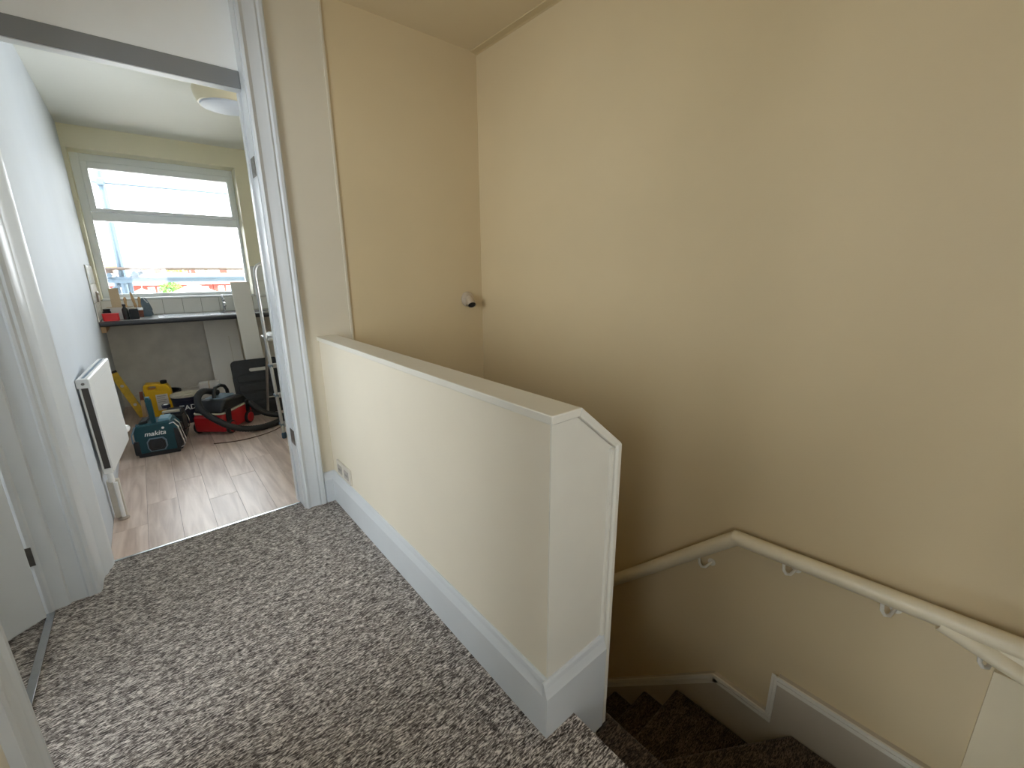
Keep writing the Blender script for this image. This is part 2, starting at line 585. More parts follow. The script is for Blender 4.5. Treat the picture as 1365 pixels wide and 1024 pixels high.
whr = box('wall_hall_side', 'cream', 0.73, 0.83, -1.4, YRET - 0.1, -3.0, 0.88)
tag(whr, 'low cream hall wall beside the stairwell', 'wall', kind='structure')
box('cap_board', 'capgloss', 0.720, 0.840, -1.4, YRET - 0.090, 0.8802, 0.9005, whr, bevel=0.003)
MB().prism([(0.73 - 0.018, 0.0), (0.7298, 0.0), (0.7298, 0.17), (0.725, 0.17), (0.712, 0.13)], -1.4, YRET - 0.1, 'y').build('baseboard', 'gloss', whr)
# side room
sw, hw = ADDED_SIDE_WIN, ADDED_SIDE_WIN_2
sx0 = sw['x'] - 0.2
wsr = MB().box(sx0, sw['x'], -1.5, 2.6, 0, sw['z0']).box(sx0, sw['x'], -1.5, 2.6, sw['z1'], CZ)
for ya, yb in ((-1.5, hw['y0']), (hw['y1'], sw['y0']), (sw['y1'], 2.6)):
    wsr.box(sx0, sw['x'], ya, yb, sw['z0'], sw['z1'])
wsr.box(sx0, sw['x'], hw['y0'], hw['y1'], sw['z0'], hw['z0']).box(sx0, sw['x'], hw['y0'], hw['y1'], hw['z1'], sw['z1'])
wsr.box(sw['x'], -0.455, -1.5, -1.4, 0, CZ).box(sw['x'], -0.42, 2.5, 2.6, 0, CZ)
wsr = wsr.build('wall_side_room', 'kwhite')
tag(wsr, 'white walls of the side room', 'wall', kind='structure')


def simple_window(name, label, axis, pos, a0, a1, z0, z1):
    w = thing(name, label, 'window', kind='structure')
    t = 0.05

    def bx(nm, p0, p1, q0, q1, d0, d1, mat):
        if axis == 'x':
            box(nm, mat, pos + d0, pos + d1, p0, p1, q0, q1, w)
        else:
            box(nm, mat, p0, p1, pos + d0, pos + d1, q0, q1, w)
    bx('frame_rail', a0, a1, z0, z0 + t, -0.12, -0.06, 'upvc')
    bx('frame_rail', a0, a1, z1 - t, z1, -0.12, -0.06, 'upvc')
    bx('frame_stile', a0, a0 + t, z0 + t, z1 - t, -0.12, -0.06, 'upvc')
    bx('frame_stile', a1 - t, a1, z0 + t, z1 - t, -0.12, -0.06, 'upvc')
    bx('pane', a0 + t, a1 - t, z0 + t, z1 - t, -0.095, -0.090, 'glass')
    return w


simple_window('added_window_2', 'unseen side room window added for daylight beyond the half-open door', 'x', sw['x'], sw['y0'], sw['y1'], sw['z0'], sw['z1'])
simple_window('added_window_5', 'unseen hall window added for daylight behind the viewer', 'y', rw['y'] + 0.04, rw['x0'], rw['x1'], rw['z0'], rw['z1'])
simple_window('added_window_3', 'second unseen side room window added for daylight behind the viewer', 'x', hw['x'], hw['y0'], hw['y1'], hw['z0'], hw['z1'])

# ---- low wall beside the stairs
bal = MB().prism([(XH, -3.0), (XH, 0.877), (0.722, 0.877), (0.872, 0.757), (0.872, -3.0)], YE, YB - 0.006, 'y')
bal = bal.build('wall_balustrade', ['cream'])
tag(bal, 'low cream wall guarding the stairwell with a sloped shoulder', 'wall', kind='structure')
# end face is painted with the woodwork paint
endp = MB().prism([(XH + 0.0005, 0.0), (XH + 0.0005, 0.877), (0.722, 0.877), (0.871, 0.757), (0.871, -0.166), (0.731, -0.166), (0.731, 0.0)], YE - 0.004, YE - 0.0002, 'y').build('end_panel', 'capgloss', bal)
capm = MB().prism([(0.631, 0.877), (0.631, 0.8985), (0.729, 0.8985), (0.7225, 0.8775)], YE - 0.016, YB - 0.006, 'y')
capm.build('cap_board', 'capgloss', bal, bevel=0.0025)
capm = MB().prism([(0.729, 0.8985), (0.891, 0.7685), (0.872, 0.7575), (0.7225, 0.8775)], YE - 0.016, YB - 0.006, 'y')
capm.build('sloped_cap_board', 'capgloss', bal, bevel=0.002)
MB().prism([(0.868, YE - 0.017), (0.873, YE - 0.021), (0.886, YE - 0.021), (0.891, YE - 0.016), (0.891, YE + 0.045), (0.8722, YE + 0.045), (0.8722, YE - 0.004), (0.868, YE - 0.004)], -0.166, 0.7675, 'z').build('end_bead', 'capgloss', bal, bevel=0.0015)
MB().prism([(0.856, YE - 0.0045), (0.858, YE - 0.011), (0.866, YE - 0.012), (0.8678, YE - 0.0045)], 0.17, 0.758, 'z').build('inner_bead', 'capgloss', bal)

# ---- baseboards
SK = [(0.0, 0.0), (0.019, 0.0), (0.019, 0.128), (0.017, 0.133), (0.010, 0.152), (0.0075, 0.165), (0.004, 0.170), (0.0, 0.170)]


def base_run(name, label, pts_fn, a0, a1, axis):
    o = MB().prism([pts_fn(p) for p in SK], a0, a1, axis).build(name, 'gloss')
    tag(o, label, 'baseboard', kind='structure')
    return o


base_run('baseboard_balustrade', 'white moulded baseboard along the low wall', lambda p: (XH - p[0], p[1]), YE - 0.0039, YB - 0.02, 'y')
be = MB()
be.prism([(YE - 0.004 - p[0], p[1]) for p in SK if p[1] >= 0.125] + [(YE - 0.004, 0.128)], XH - 0.0188, 0.868, 'x')
be.prism([(XH - 0.019, 0.0), (0.731, 0.0), (0.731, -0.165), (0.868, -0.165), (0.868, 0.1279), (XH - 0.019, 0.1279)], YE - 0.023, YE - 0.004, 'y')
be = be.build('baseboard_balustrade_end', 'gloss')
tag(be, 'white moulded baseboard across the end of the low wall, stepping down to the stairs', 'baseboard', kind='structure')
base_run('baseboard_stub', 'short white baseboard between door frame and low wall', lambda p: (YB - 0.006 - p[0], p[1]), 0.58, XH - 0.0005, 'x')

# ---- kitchen doorway
d1 = thing('door_1', 'white storey-height kitchen door frame with closed panel above', 'door frame', kind='structure')
ARC = [(0.0, 0.0), (0.004, 0.014), (0.012, 0.019), (0.020, 0.015), (0.026, 0.012), (0.060, 0.014), (0.070, 0.019), (0.078, 0.016), (0.086, 0.021), (0.098, 0.021), (0.104, 0.016), (0.106, 0.0)]
MB().prism([(0.474 + a, YB - 0.006 - b) for a, b in ARC], 0.0, CZ, 'z').build('architrave', 'gloss', d1, smooth=True, angle=25)
box('jamb', 'gloss', 0.472, 0.500, YB - 0.0055, 2.405, 0, CZ, d1)
box('door_stop', 'gloss', 0.464, 0.4718, 2.365, 2.405, 0, 1.966, d1)
box('head', 'headgrey', -0.285, 0.4718, 2.335, 2.385, 1.966, 2.034, d1, bevel=0.003)
box('head_lining', 'gloss', -0.285, 0.4718, 2.338, 2.384, 1.963, 1.9658, d1)
box('over_panel', 'panelwhite', -0.285, 0.4718, 2.343, 2.375, 2.0342, CZ, d1)
for z0 in (1.618, 0.352):
    hg = box('hinge', 'hinge', 0.4695, 0.4716, 2.275, 2.345, z0, z0 + 0.078, d1)
    for zz in (0.014, 0.039, 0.064):
        MB().lathe([(0.0045, 0), (0.0045, 0.0012), (0.002, 0.0016)], (0.4693, 2.312, z0 + zz), 10, 'x').build('screw', 'steel', hg)
box('threshold_bar', 'steel', -0.285, 0.4715, 2.338, 2.350, 0.0, 0.004, d1, bevel=0.001)

# ---- side door on the left
d2 = thing('door_2', 'white side door, half open, in its moulded frame beside the kitchen doorway', 'door', kind='structure')
colp = [(-0.283, 2.345), (-0.284, 2.330), (-0.289, 2.300), (-0.296, 2.285), (-0.300, 2.262), (-0.309, 2.245), (-0.312, 2.219), (-0.312, 2.150),
        (-0.316, 2.136), (-0.326, 2.129), (-0.334, 2.131), (-0.340, 2.127), (-0.348, 2.126), (-0.354, 2.131), (-0.398, 2.131), (-0.402, 2.121), (-0.412, 2.118),
        (-0.440, 2.116), (-0.446, 2.108), (-0.456, 2.104), (-0.468, 2.104), (-0.470, 2.14), (-0.470, 2.345)]
MB().prism(colp, 0.0, CZ, 'z').build('far_jamb', 'gloss', d2, smooth=True, angle=20)
MB().prism([(XL, 1.045), (XL + 0.018, 1.045), (XL + 0.020, 1.06), (XL + 0.014, 1.075), (XL + 0.012, 1.105), (XL + 0.016, 1.12), (XL + 0.011, 1.13), (XL + 0.018, 1.145), (XL + 0.018, 1.158), (XL + 0.008, 1.165), (XL, 1.165)], 0, 2.14, 'z').build('near_architrave', 'gloss', d2, smooth=True, angle=25)
box('near_jamb', 'gloss', -0.465, XL - 0.0005, 1.10, 1.165, 0, 2.06, d2)
box('head', 'gloss', -0.465, XL, 1.165, 2.115, 2.03, 2.0595, d2)
box('head_architrave', 'gloss', XL, XL + 0.018, 1.166, 2.2, 2.045, 2.14, d2)
MB().prism([(-0.463, 1.166), (-0.440, 1.166), (-0.438, 2.10), (-0.461, 2.10)], 0.0, 0.006, 'z').build('threshold_strip', 'steel', d2, bevel=0.002)
# leaf: hinged on the far jamb, opened into the side room
leaf = bpy.data.objects.new('door_leaf', None)
leaf.empty_display_size = 0.05
lm = MB().box(0, 0.76, 0.0, 0.035, 0.012, 1.985)
bpy.data.objects.remove(leaf)
leaf = lm.build('door_leaf', 'gloss', d2, bevel=0.002)
leaf.location = (-0.476, 2.094, 0)
leaf.rotation_euler = (0, 0, PI + math.radians(38))
for z0 in (0.205, 1.62):
    hb = MB().prism([(-0.474, 2.1035), (-0.448, 2.1035), (-0.448, 2.1012), (-0.474, 2.1012)], z0, z0 + 0.072, 'z')
    hb.tube([(-0.4735, 2.0985, z0), (-0.4735, 2.0985, z0 + 0.072)], 0.005, 10)
    hb.build('hinge', 'hinge', d2, smooth=True)

# ---- stairs
T = [(-0.165), (-0.36), (-0.555), (-0.74), (-0.90), (-1.06)]
st = thing('staircase', 'winding stairs in landing carpet darkened for shade, going down behind the low wall', 'stairs', kind='structure')


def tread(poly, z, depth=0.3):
    o = MB().prism(poly, z - depth, z, 'z').build('tread', 'shaded_carpet', st, bevel=0.014, seg=3)
    return o


yi = 0.738
MB().box(0.7005, 0.7305, YRET, YE - 0.025, -0.6, -0.014).build('riser', 'shaded_carpet', st)
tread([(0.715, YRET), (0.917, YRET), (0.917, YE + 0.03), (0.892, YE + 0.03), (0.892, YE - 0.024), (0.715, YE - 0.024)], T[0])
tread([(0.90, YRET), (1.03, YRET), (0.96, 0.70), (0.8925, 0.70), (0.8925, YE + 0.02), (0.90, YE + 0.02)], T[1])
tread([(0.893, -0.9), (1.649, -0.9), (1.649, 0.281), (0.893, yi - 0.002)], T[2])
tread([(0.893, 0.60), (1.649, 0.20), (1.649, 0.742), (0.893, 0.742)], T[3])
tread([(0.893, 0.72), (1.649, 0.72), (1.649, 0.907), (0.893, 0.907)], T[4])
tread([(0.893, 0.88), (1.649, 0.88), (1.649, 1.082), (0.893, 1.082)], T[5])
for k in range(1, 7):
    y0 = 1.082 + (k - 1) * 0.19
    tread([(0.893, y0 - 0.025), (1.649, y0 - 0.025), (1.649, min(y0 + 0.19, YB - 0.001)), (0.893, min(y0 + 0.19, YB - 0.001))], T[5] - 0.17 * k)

# ---- stepped baseboard (string) on the tan wall
top = [(-0.9, -0.338), (0.352, -0.338), (0.352, -0.533), (0.588, -0.523), (1.185, -1.088), (YB, -2.11)]
bs = MB().prism(top + [(YB, -2.9), (1.0, -1.8), (0.4, -1.2), (-0.9, -1.1)], XR - 0.018, XR - 0.0003, 'x').build('baseboard_right', 'string')
tag(bs, 'stepped white stair baseboard with a raised bead on the tan wall', 'baseboard', kind='structure')


def bead_seg(p, q, w=0.034):
    p, q = Vector((p[0], p[1])), Vector((q[0], q[1]))
    d = (q - p).normalized()
    n = Vector((d.y, -d.x))
    if n.y > 0 or (abs(n.y) < 0.3 and n.x < 0):
        n = -n
    for a, b, t in ((0.0, 0.40, 0.026), (0.40, 0.55, 0.020), (0.55, 1.0, 0.024)):
        poly = [p + n * w * a, q + n * w * a, q + n * w * b, p + n * w * b]
        yield [(v.x, v.y) for v in poly], t


for i in range(len(top) - 1):
    mb = MB()
    for poly, t in bead_seg(top[i], top[i + 1], 0.036 if i != 1 else 0.022):
        mb.prism(poly, XR - t, XR - 0.0185, 'x')
    mb.build('bead', 'capgloss', bs)

# ---- kitchen walls
kl = box('wall_kitchen_left', 'kwhite', -0.42, -0.30, 2.41, YW + 0.3, -0.1, CZ)
tag(kl, 'white kitchen wall behind the radiator', 'wall', kind='structure')
qw = ADDED_KIT_WIN
kr = MB().box(1.5, 1.62, 2.40, YW + 0.3, -0.1, qw['z0']).box(1.5, 1.62, 2.40, YW + 0.3, qw['z1'], CZ)
kr.box(1.5, 1.62, 2.40, qw['y0'], qw['z0'], qw['z1']).box(1.5, 1.62, qw['y1'], YW + 0.3, qw['z0'], qw['z1'])
kr = kr.build('wall_kitchen_right', 'kcream')
simple_window('added_window_4', 'unseen second kitchen window added for daylight beyond the stepladder', 'x', 1.5 + 0.17, qw['y0'], qw['y1'], qw['z0'], qw['z1'])
tag(kr, 'cream kitchen wall hidden beyond the ladder', 'wall', kind='structure')
WX0, WX1, WZ0, WZ1 = -0.275, 0.912, 0.985, 2.226
kw = MB().box(-0.30, WX0, YW, YW + 0.3, 0.84, CZ).box(WX1, 1.5, YW, YW + 0.3, 0.84, CZ).box(WX0, WX1, YW, YW + 0.3, WZ1, CZ).box(WX0, WX1, YW, YW + 0.3, 0.84, WZ0)
kw.box(-0.30, 1.5, YW, YW + 0.3, -0.1, 0.84, 1)
kw = kw.build('wall_window', ['kcream', 'plaster'])
tag(kw, 'cream kitchen wall around the window, bare grey plaster below the worktop', 'wall', kind='structure')
ks = MB().box(-0.30, 1.5, YW - 0.016, YW - 0.0003, 0, 0.10).build('baseboard_kitchen', 'plaster')
tag(ks, 'dusty grey baseboard under the worktop', 'baseboard', kind='structure')

# tiles: one row under the window, three rows beside it, a patch on the left wall
TS = 0.15
tl = box('grout_bed', 'grout', -0.30, 1.5, YW - 0.005, YW - 0.0003, 0.842, 0.99, kw)
tcache = {}


def tile(parent, x0, x1, z0, z1, plane, axis):
    key = (round(x1 - x0, 3), round(z1 - z0, 3), axis)
    g = 0.0015
    if key not in tcache:
        w_, h_ = x1 - x0 - 2 * g, z1 - z0 - 2 * g
        mb = MB()
        e = 0.003
        pts = [(0, 0), (w_, 0), (w_, h_), (0, h_)]
        inn = [(e, e), (w_ - e, e), (w_ - e, h_ - e), (e, h_ - e)]
        vs = []
        for (a, b), d in [(p, 0.0) for p in pts] + [(p, 0.004) for p in pts] + [(p, 0.006) for p in inn]:
            vs.append((a, -d, b) if axis == 'y' else (d, a, b))
        fs = [(8, 9, 10, 11)] + [(i, (i + 1) % 4, 4 + (i + 1) % 4, 4 + i) for i in range(4)] + [(4 + i, 4 + (i + 1) % 4, 8 + (i + 1) % 4, 8 + i) for i in range(4)] + [(3, 2, 1, 0)]
        mb.add(vs, fs)
        o = mb.build('tile', 'tile', parent)
        tcache[key] = o.data
    else:
        o = bpy.data.objects.new('tile', tcache[key])
        COL.objects.link(o)
        o.parent = parent
    o.location = (x0 + g, plane, z0 + g) if axis == 'y' else (plane, x0 + g, z0 + g)


x = -0.3
x = 0.14 - 3 * TS
tile(kw, -0.293, x, 0.843, 0.984, YW - 0.005, 'y')
while x < 1.5 - 0.02:
    tile(kw, x, min(x + TS, 1.5), 0.843, 0.984, YW - 0.005, 'y')
    x += TS
box('grout_bed', 'grout', WX1 + 0.002, 1.5, YW - 0.005, YW - 0.0003, 0.99, 1.284, kw)
for r_ in range(2):
    xs = [WX1 + 0.002, 1.04, 1.19, 1.34, 1.5]
    for a, b in zip(xs[:-1], xs[1:]):
        tile(kw, a, b, 0.986 + r_ * 0.149, 0.986 + (r_ + 1) * 0.149, YW - 0.005, 'y')
box('grout_bed', 'grout', -0.2997, -0.296, 4.72, YW, 0.842, 1.285, kl)
for r_ in range(3):
    for c_ in range(4):
        tile(kl, 4.72 + c_ * TS, min(4.72 + (c_ + 1) * TS, YW - 0.007), 0.843 + r_ * 0.147, 0.843 + (r_ + 1) * 0.147, -0.296, 'x')

# ---- kitchen window
w1 = thing('window_1', 'white plastic kitchen window with a top-hung light above a fixed pane', 'window', kind='structure')
FY0, FY1 = 5.50, 5.57
fx0, fx1 = WX0, WX1
box('frame_stile', 'upvc', fx0, -0.218, FY0, FY1, WZ0, WZ1, w1, bevel=0.004)
box('frame_stile', 'upvc', 0.888, fx1, FY0, FY1, WZ0, WZ1, w1, bevel=0.004)
box('frame_rail', 'upvc', -0.218, 0.888, FY0, FY1, 2.165, WZ1, w1, bevel=0.004)
box('transom', 'upvc', -0.218, 0.888, FY0, FY1, 1.678, 1.752, w1, bevel=0.006)
box('frame_rail', 'upvc', -0.218, 0.888, FY0, FY1, WZ0, 1.032, w1, bevel=0.004)
sash = box('opening_sash', 'upvc', -0.2175, -0.174, FY0 - 0.02, FY1 - 0.01, 1.754, 2.162, w1, bevel=0.004)
box('sash_stile', 'upvc', 0.850, 0.8875, FY0 - 0.02, FY1 - 0.01, 1.754, 2.162, sash, bevel=0.004)
box('sash_rail', 'upvc', -0.174, 0.850, FY0 - 0.02, FY1 - 0.01, 2.108, 2.162, sash, bevel=0.004)
box('sash_rail', 'upvc', -0.174, 0.850, FY0 - 0.02, FY1 - 0.01, 1.754, 1.782, sash, bevel=0.004)
box('pane', 'glass', -0.174, 0.850, FY0 + 0.02, FY0 + 0.024, 1.782, 2.108, sash)
box('pane', 'glass', -0.218, 0.888, FY0 + 0.03, FY0 + 0.034, 1.032, 1.678, w1)
hd = MB().box(0.335, 0.385, FY0 - 0.034, FY0 - 0.02, 1.757, 1.779)
hd.tube([(0.36, FY0 - 0.034, 1.768), (0.36, FY0 - 0.052, 1.766), (0.372, FY0 - 0.058, 1.764), (0.46, FY0 - 0.058, 1.752)], 0.007, 8)
hd.build('handle', 'upvc', sash, smooth=True)
box('sill_board', 'upvc', fx0 + 0.0005, fx1 - 0.0005, YW - 0.012, FY0 - 0.0005, WZ0 + 0.0002, WZ0 + 0.016, w1, bevel=0.004)

# ================================================================== THINGS ON THE LANDING
# handrail
hx, hy, hz = XR - 0.06, 0.556, 0.196
RR = 0.0275
rail = thing('handrail', 'cream painted wooden handrail bracketed to the tan stairwell wall', 'handrail', (hx, hy, hz))
c_y = YRET + 0.06 - hy


def rail_profile_tube(pts):
    return MB().tube(pts, RR, 18)


rail_profile_tube([(0, 0, 0), (0, 0.62, -0.60), (0, 1.45, -1.40)]).build('descending_rail', 'railpaint', rail, smooth=True)
rail_profile_tube([(0, 0.012, -0.002), (0, -0.95, 0.050)]).build('level_rail', 'railpaint', rail, smooth=True)
rail_profile_tube([(0.0, -0.57, 0.016), (0.0, -1.05, -0.125)]).build('lower_rail', 'railpaint', rail, smooth=True)
for nm, p in (('mitre', (0, 0, 0)),):
    MB().lathe([(RR * math.sin(a) + 1e-4, -RR * math.cos(a)) for a in [PI * i / 10 for i in range(11)]], p, 18).build(nm, 'railpaint', rail, smooth=True)


def bracket(y, z, flip=False, x=0.0):
    if not flip:
        pts = [(0, y, z - 0.02), (0, y - 0.004, z - 0.055), (0.006, y - 0.012, z - 0.070), (0.02, y - 0.022, z - 0.074), (0.058, y - 0.03, z - 0.064)]
        mb = MB().tube(pts, 0.0055, 8)
        mb.lathe([(0.016, 0), (0.016, 0.003), (0.006, 0.005)], (0.0565, y - 0.03, z - 0.064), 14, 'x')
    else:
        pts = [(x, y, z - 0.02), (x, y, z - 0.05), (x - 0.004, y - 0.006, z - 0.062), (x - 0.02, y - 0.03, z - 0.07), (x - 0.035, y - 0.058, z - 0.074)]
        mb = MB().tube(pts, 0.0055, 8)
        mb.lathe([(0.006, -0.003), (0.016, -0.001), (0.016, 0.003)], (x - 0.035, y - 0.057, z - 0.074), 14, 'y')
    return mb.build('bracket', 'capgloss', rail, smooth=True)


MB().prism([(-0.60, 0.02), (-1.02, 0.045), (-1.02, -0.115), (-0.66, -0.01)], -0.012, 0.012, 'x').build('web', 'railpaint', rail)
bracket(0.135, -0.135)
bracket(-0.165, 0.008)
bracket(-0.44, 0.022)
bracket(-0.655, 0.0)

# capped pipe stub low on the back wall
ps = thing('pipe_stub', 'small painted pipe stub with round flange on the stairwell end wall', 'pipe', (1.552, YB, 1.042))
MB().lathe([(0.042, 0.0), (0.046, -0.004), (0.044, -0.014), (0.034, -0.022), (0.02, -0.024)], (0, 0, 0), 24, 'y').build('flange', 'pipe', ps, smooth=True)
MB().tube([(0.0, -0.01, 0.0), (-0.001, -0.03, -0.005), (-0.004, -0.050, -0.018), (-0.009, -0.066, -0.034)], [0.026, 0.026, 0.025, 0.025], 16, caps=False).build('spout', 'pipe', ps, smooth=True)
MB().tube([(-0.004, -0.050, -0.018), (-0.0085, -0.0645, -0.0325)], 0.0225, 16).build('bore_shade', 'dark', ps, smooth=True)  # solid dark plug: shade inside the spout put into colour

# small wall plate above the baseboard
wp = thing('wall_socket', 'small aged white socket plate on the low wall by the door', 'socket', (XH, 2.085, 0.222))
MB().prism(rbox(-0.095, 0.095, -0.042, 0.042, 0.008), -0.010, 0.0, 'x').build('plate', 'plate', wp, bevel=0.002)
for dy in (-0.045, 0.045):
    MB().prism(rbox(dy - 0.028, dy + 0.028, -0.022, 0.022, 0.004), -0.0125, -0.0098, 'x').build('socket_face', 'plateink', wp)
for dy in (-0.058, -0.045, -0.032, 0.032, 0.045, 0.058):
    MB().box(-0.0135, -0.0124, dy - 0.002, dy + 0.002, -0.006, 0.006).build('slot', 'hinge', wp)

# ================================================================== KITCHEN
# ---- ceiling lamp
cl = thing('ceiling_lamp', 'round cream bulkhead lamp with opal diffuser on the kitchen ceiling', 'lamp', (0.66, 3.75, CZ))
MB().lathe([(0.150, 0), (0.186, -0.006), (0.190, -0.018), (0.186, -0.050), (0.174, -0.080), (0.168, -0.094), (0.155, -0.098)], (0, 0, 0), 48).build('housing', 'lampbody', cl, smooth=True)
MB().lathe([(0.157, -0.094), (0.160, -0.098), (0.154, -0.106), (0.120, -0.116), (0.07, -0.122), (0.01, -0.124)], (0, 0, 0), 48).build('diffuser', 'lampglass', cl, smooth=True)

# ---- worktop with sink and tap
WT = 0.84
WF = 4.76
wk = thing('worktop', 'pale kitchen worktop with dark front edge below the window', 'worktop', (0, WF, 0))
box('slab', 'worktop', -0.297, 1.498, 0.012, YW - WF - 0.012, WT - 0.038, WT, wk)
MB().prism([(0.012, WT - 0.040), (0.0, WT - 0.034), (-0.003, WT - 0.02), (0.0, WT - 0.006), (0.012, WT + 0.0005)], -0.298, 1.4985, 'x').build('front_edge', 'darkedge', wk, smooth=True)
for xa in (-0.297, 1.46):
    box('support_batten', 'wood', xa, xa + 0.03, 0.03, YW - WF - 0.02, WT - 0.09, WT - 0.0385, wk)
sk = thing('kitchen_sink', 'stainless inset sink with ridged drainer on the worktop', 'sink', (0.1, WF + 0.06, WT + 0.0008))
sm = MB().prism(rbox(-0.02, 0.90, 0.0, 0.42, 0.03), 0.0, 0.004, 'z')
sm.build('rim', 'steel', sk, bevel=0.0015)
for i in range(8):
    box('drainer_rib', 'steel', 0.02, 0.36, 0.07 + i * 0.04, 0.082 + i * 0.04, 0.004, 0.0075, sk, bevel=0.002)
MB().prism(rbox(0.44, 0.86, 0.05, 0.36, 0.05), 0.004, 0.006, 'z').build('bowl_lip', 'chrome', sk)
MB().prism(rbox(0.455, 0.845, 0.065, 0.345, 0.05), 0.0055, 0.0066, 'z').build('bowl_shade', 'darkrecess', sk)  # flat dark plate: shade of the sunken basin put into colour
tp = thing('kitchen_tap', 'small chrome pillar tap at the back of the sink', 'tap', (0.615, WF + 0.455, WT + 0.004))
MB().lathe([(0.02, 0), (0.02, 0.008), (0.012, 0.014), (0.011, 0.10), (0.014, 0.105), (0.014, 0.125), (0.006, 0.13)], (0, 0, 0), 16).build('pillar', 'chrome', tp, smooth=True)
MB().tube([(0, 0, 0.085), (0, -0.04, 0.092), (0, -0.085, 0.080), (0, -0.10, 0.058)], 0.008, 10).build('spout', 'chrome', tp, smooth=True)
MB().lathe([(0.008, 0.13), (0.018, 0.134), (0.02, 0.15), (0.014, 0.162), (0.004, 0.164)], (0, 0, 0), 12).build('knob', 'chrome', tp, smooth=True)

# ---- small things on the worktop
t = thing('paint_kettle', 'bright red plastic tub on the worktop corner', 'tub', (-0.222, 4.86, WT))
MB().prism(rbox(-0.052, 0.05, -0.045, 0.045, 0.015), 0.0, 0.058, 'z').build('body', 'redtub', t, bevel=0.004)
MB().prism(rbox(-0.054, 0.052, -0.047, 0.047, 0.016), 0.052, 0.060, 'z').build('rim', 'redtub', t, bevel=0.002)
t = thing('cardboard_box', 'open card box with raised flap behind the red tub', 'box', (-0.16, 5.02, WT))
MB().box(-0.085, 0.085, -0.06, -0.057, 0, 0.10).build('front_panel', 'whiteboard', t)
MB().box(-0.085, 0.085, 0.057, 0.06, 0, 0.10).build('back_panel', 'card', t)
for s in (-1, 1):
    MB().box(min(s * 0.082, s * 0.085), max(s * 0.082, s * 0.085), -0.057, 0.057, 0, 0.10).build('side_panel', 'card', t)
MB().box(-0.0815, 0.0815, -0.0565, 0.0565, 0.001, 0.004).build('bottom_panel', 'card', t)
MB().prism([(0.057, 0.1), (0.06, 0.1), (0.095, 0.255), (0.092, 0.256)], -0.052, 0.012, 'x').build('flap', 'card', t)
t = thing('glass_jar', 'small dark grey jar beside the red tub', 'jar', (-0.245, 4.945, WT))
MB().lathe([(0.024, 0), (0.026, 0.01), (0.026, 0.07), (0.02, 0.078)], (0, 0, 0), 16).build('body', 'blackrough', t, smooth=True)
MB().lathe([(0.023, 0.078), (0.024, 0.09), (0.02, 0.093)], (0, 0, 0), 16).build('lid', 'black', t, smooth=True)
t = thing('spray_bottle', 'slim black bottle in front of the card box', 'bottle', (-0.130, 4.91, WT))
MB().lathe([(0.018, 0), (0.02, 0.006), (0.02, 0.085), (0.01, 0.10), (0.009, 0.112), (0.012, 0.113), (0.012, 0.128), (0.004, 0.13)], (0, 0, 0), 16).build('body', 'black', t, smooth=True)
t = thing('filler_tin', 'dark green square tin on the worktop', 'tin', (-0.075, 4.92, WT))
MB().prism(rbox(-0.03, 0.03, -0.03, 0.03, 0.006), 0.0, 0.085, 'z').build('body', 'blackrough', t, bevel=0.003)
MB().lathe([(0.022, 0.085), (0.022, 0.094), (0.018, 0.096)], (0, 0, 0), 16).build('cap', 'dirty', t)
for k, (px_, py_, lean, rz, lab) in enumerate(((-0.125, 5.03, -3, 0, 'short wooden paint brush standing by the box flap'), (-0.045, 5.125, 8, 10, 'tall wooden paint brush leaning towards the window'), (-0.035, 5.03, -4, 0, 'brown brush standing in front of the blue grey bag'))):
    b_ = thing('paint_brush', lab, 'brush', (px_, py_, WT + 0.006), group='brushes on the worktop', rot=(0, math.radians(-lean), math.radians(rz)))
    MB().prism(rbox(-0.02, 0.02, -0.007, 0.007, 0.005), 0.0, 0.06, 'z').build('bristles', 'bristle', b_)
    MB().prism(rbox(-0.021, 0.021, -0.008, 0.008, 0.005), 0.06, 0.085, 'z').build('ferrule', 'steel', b_)
    MB().tube([(0, 0, 0.083), (0, 0, 0.12), (0, 0, 0.155), (0, 0, 0.215 - 0.04 * (k != 1))], [0.013, 0.009, 0.012, 0.006], 10).build('handle', 'wood', b_, smooth=True)
t = thing('plastic_bag', 'crumpled blue grey bag standing beside the brushes', 'bag', (0.005, 5.17, WT + 0.0005))
bm_ = MB()
prof = [(0.032, 0.0), (0.048, 0.01), (0.046, 0.06), (0.036, 0.11), (0.022, 0.15), (0.010, 0.165)]
bm_.lathe(prof, (0, 0, 0), 18)
bm_.v = [(x * (1 + 0.18 * math.sin(7 * math.atan2(y, x) + z * 60)), y * 0.8 * (1 + 0.18 * math.sin(5 * math.atan2(y, x) - z * 50)), z) for x, y, z in bm_.v]
bm_.build('body', 'bluegrey', t, smooth=True, angle=60)
MB().tube([(0.0, -0.008, 0.16), (0.010, -0.018, 0.14), (0.024, -0.026, 0.12)], 0.004, 8).build('tie', 'print', t, smooth=True)
t = thing('kitchen_socket', 'grey brown double socket on the tiled kitchen wall', 'socket', (-0.290, 5.10, 1.03))
MB().prism(rbox(-0.073, 0.073, -0.043, 0.043, 0.008), 0.0, 0.012, 'x').build('plate', 'sock', t, bevel=0.002)
for s in (-1, 1):
    MB().box(0.0118, 0.016, s * 0.036 - 0.010, s * 0.036 + 0.010, 0.012, 0.030).build('switch', 'plate', t)

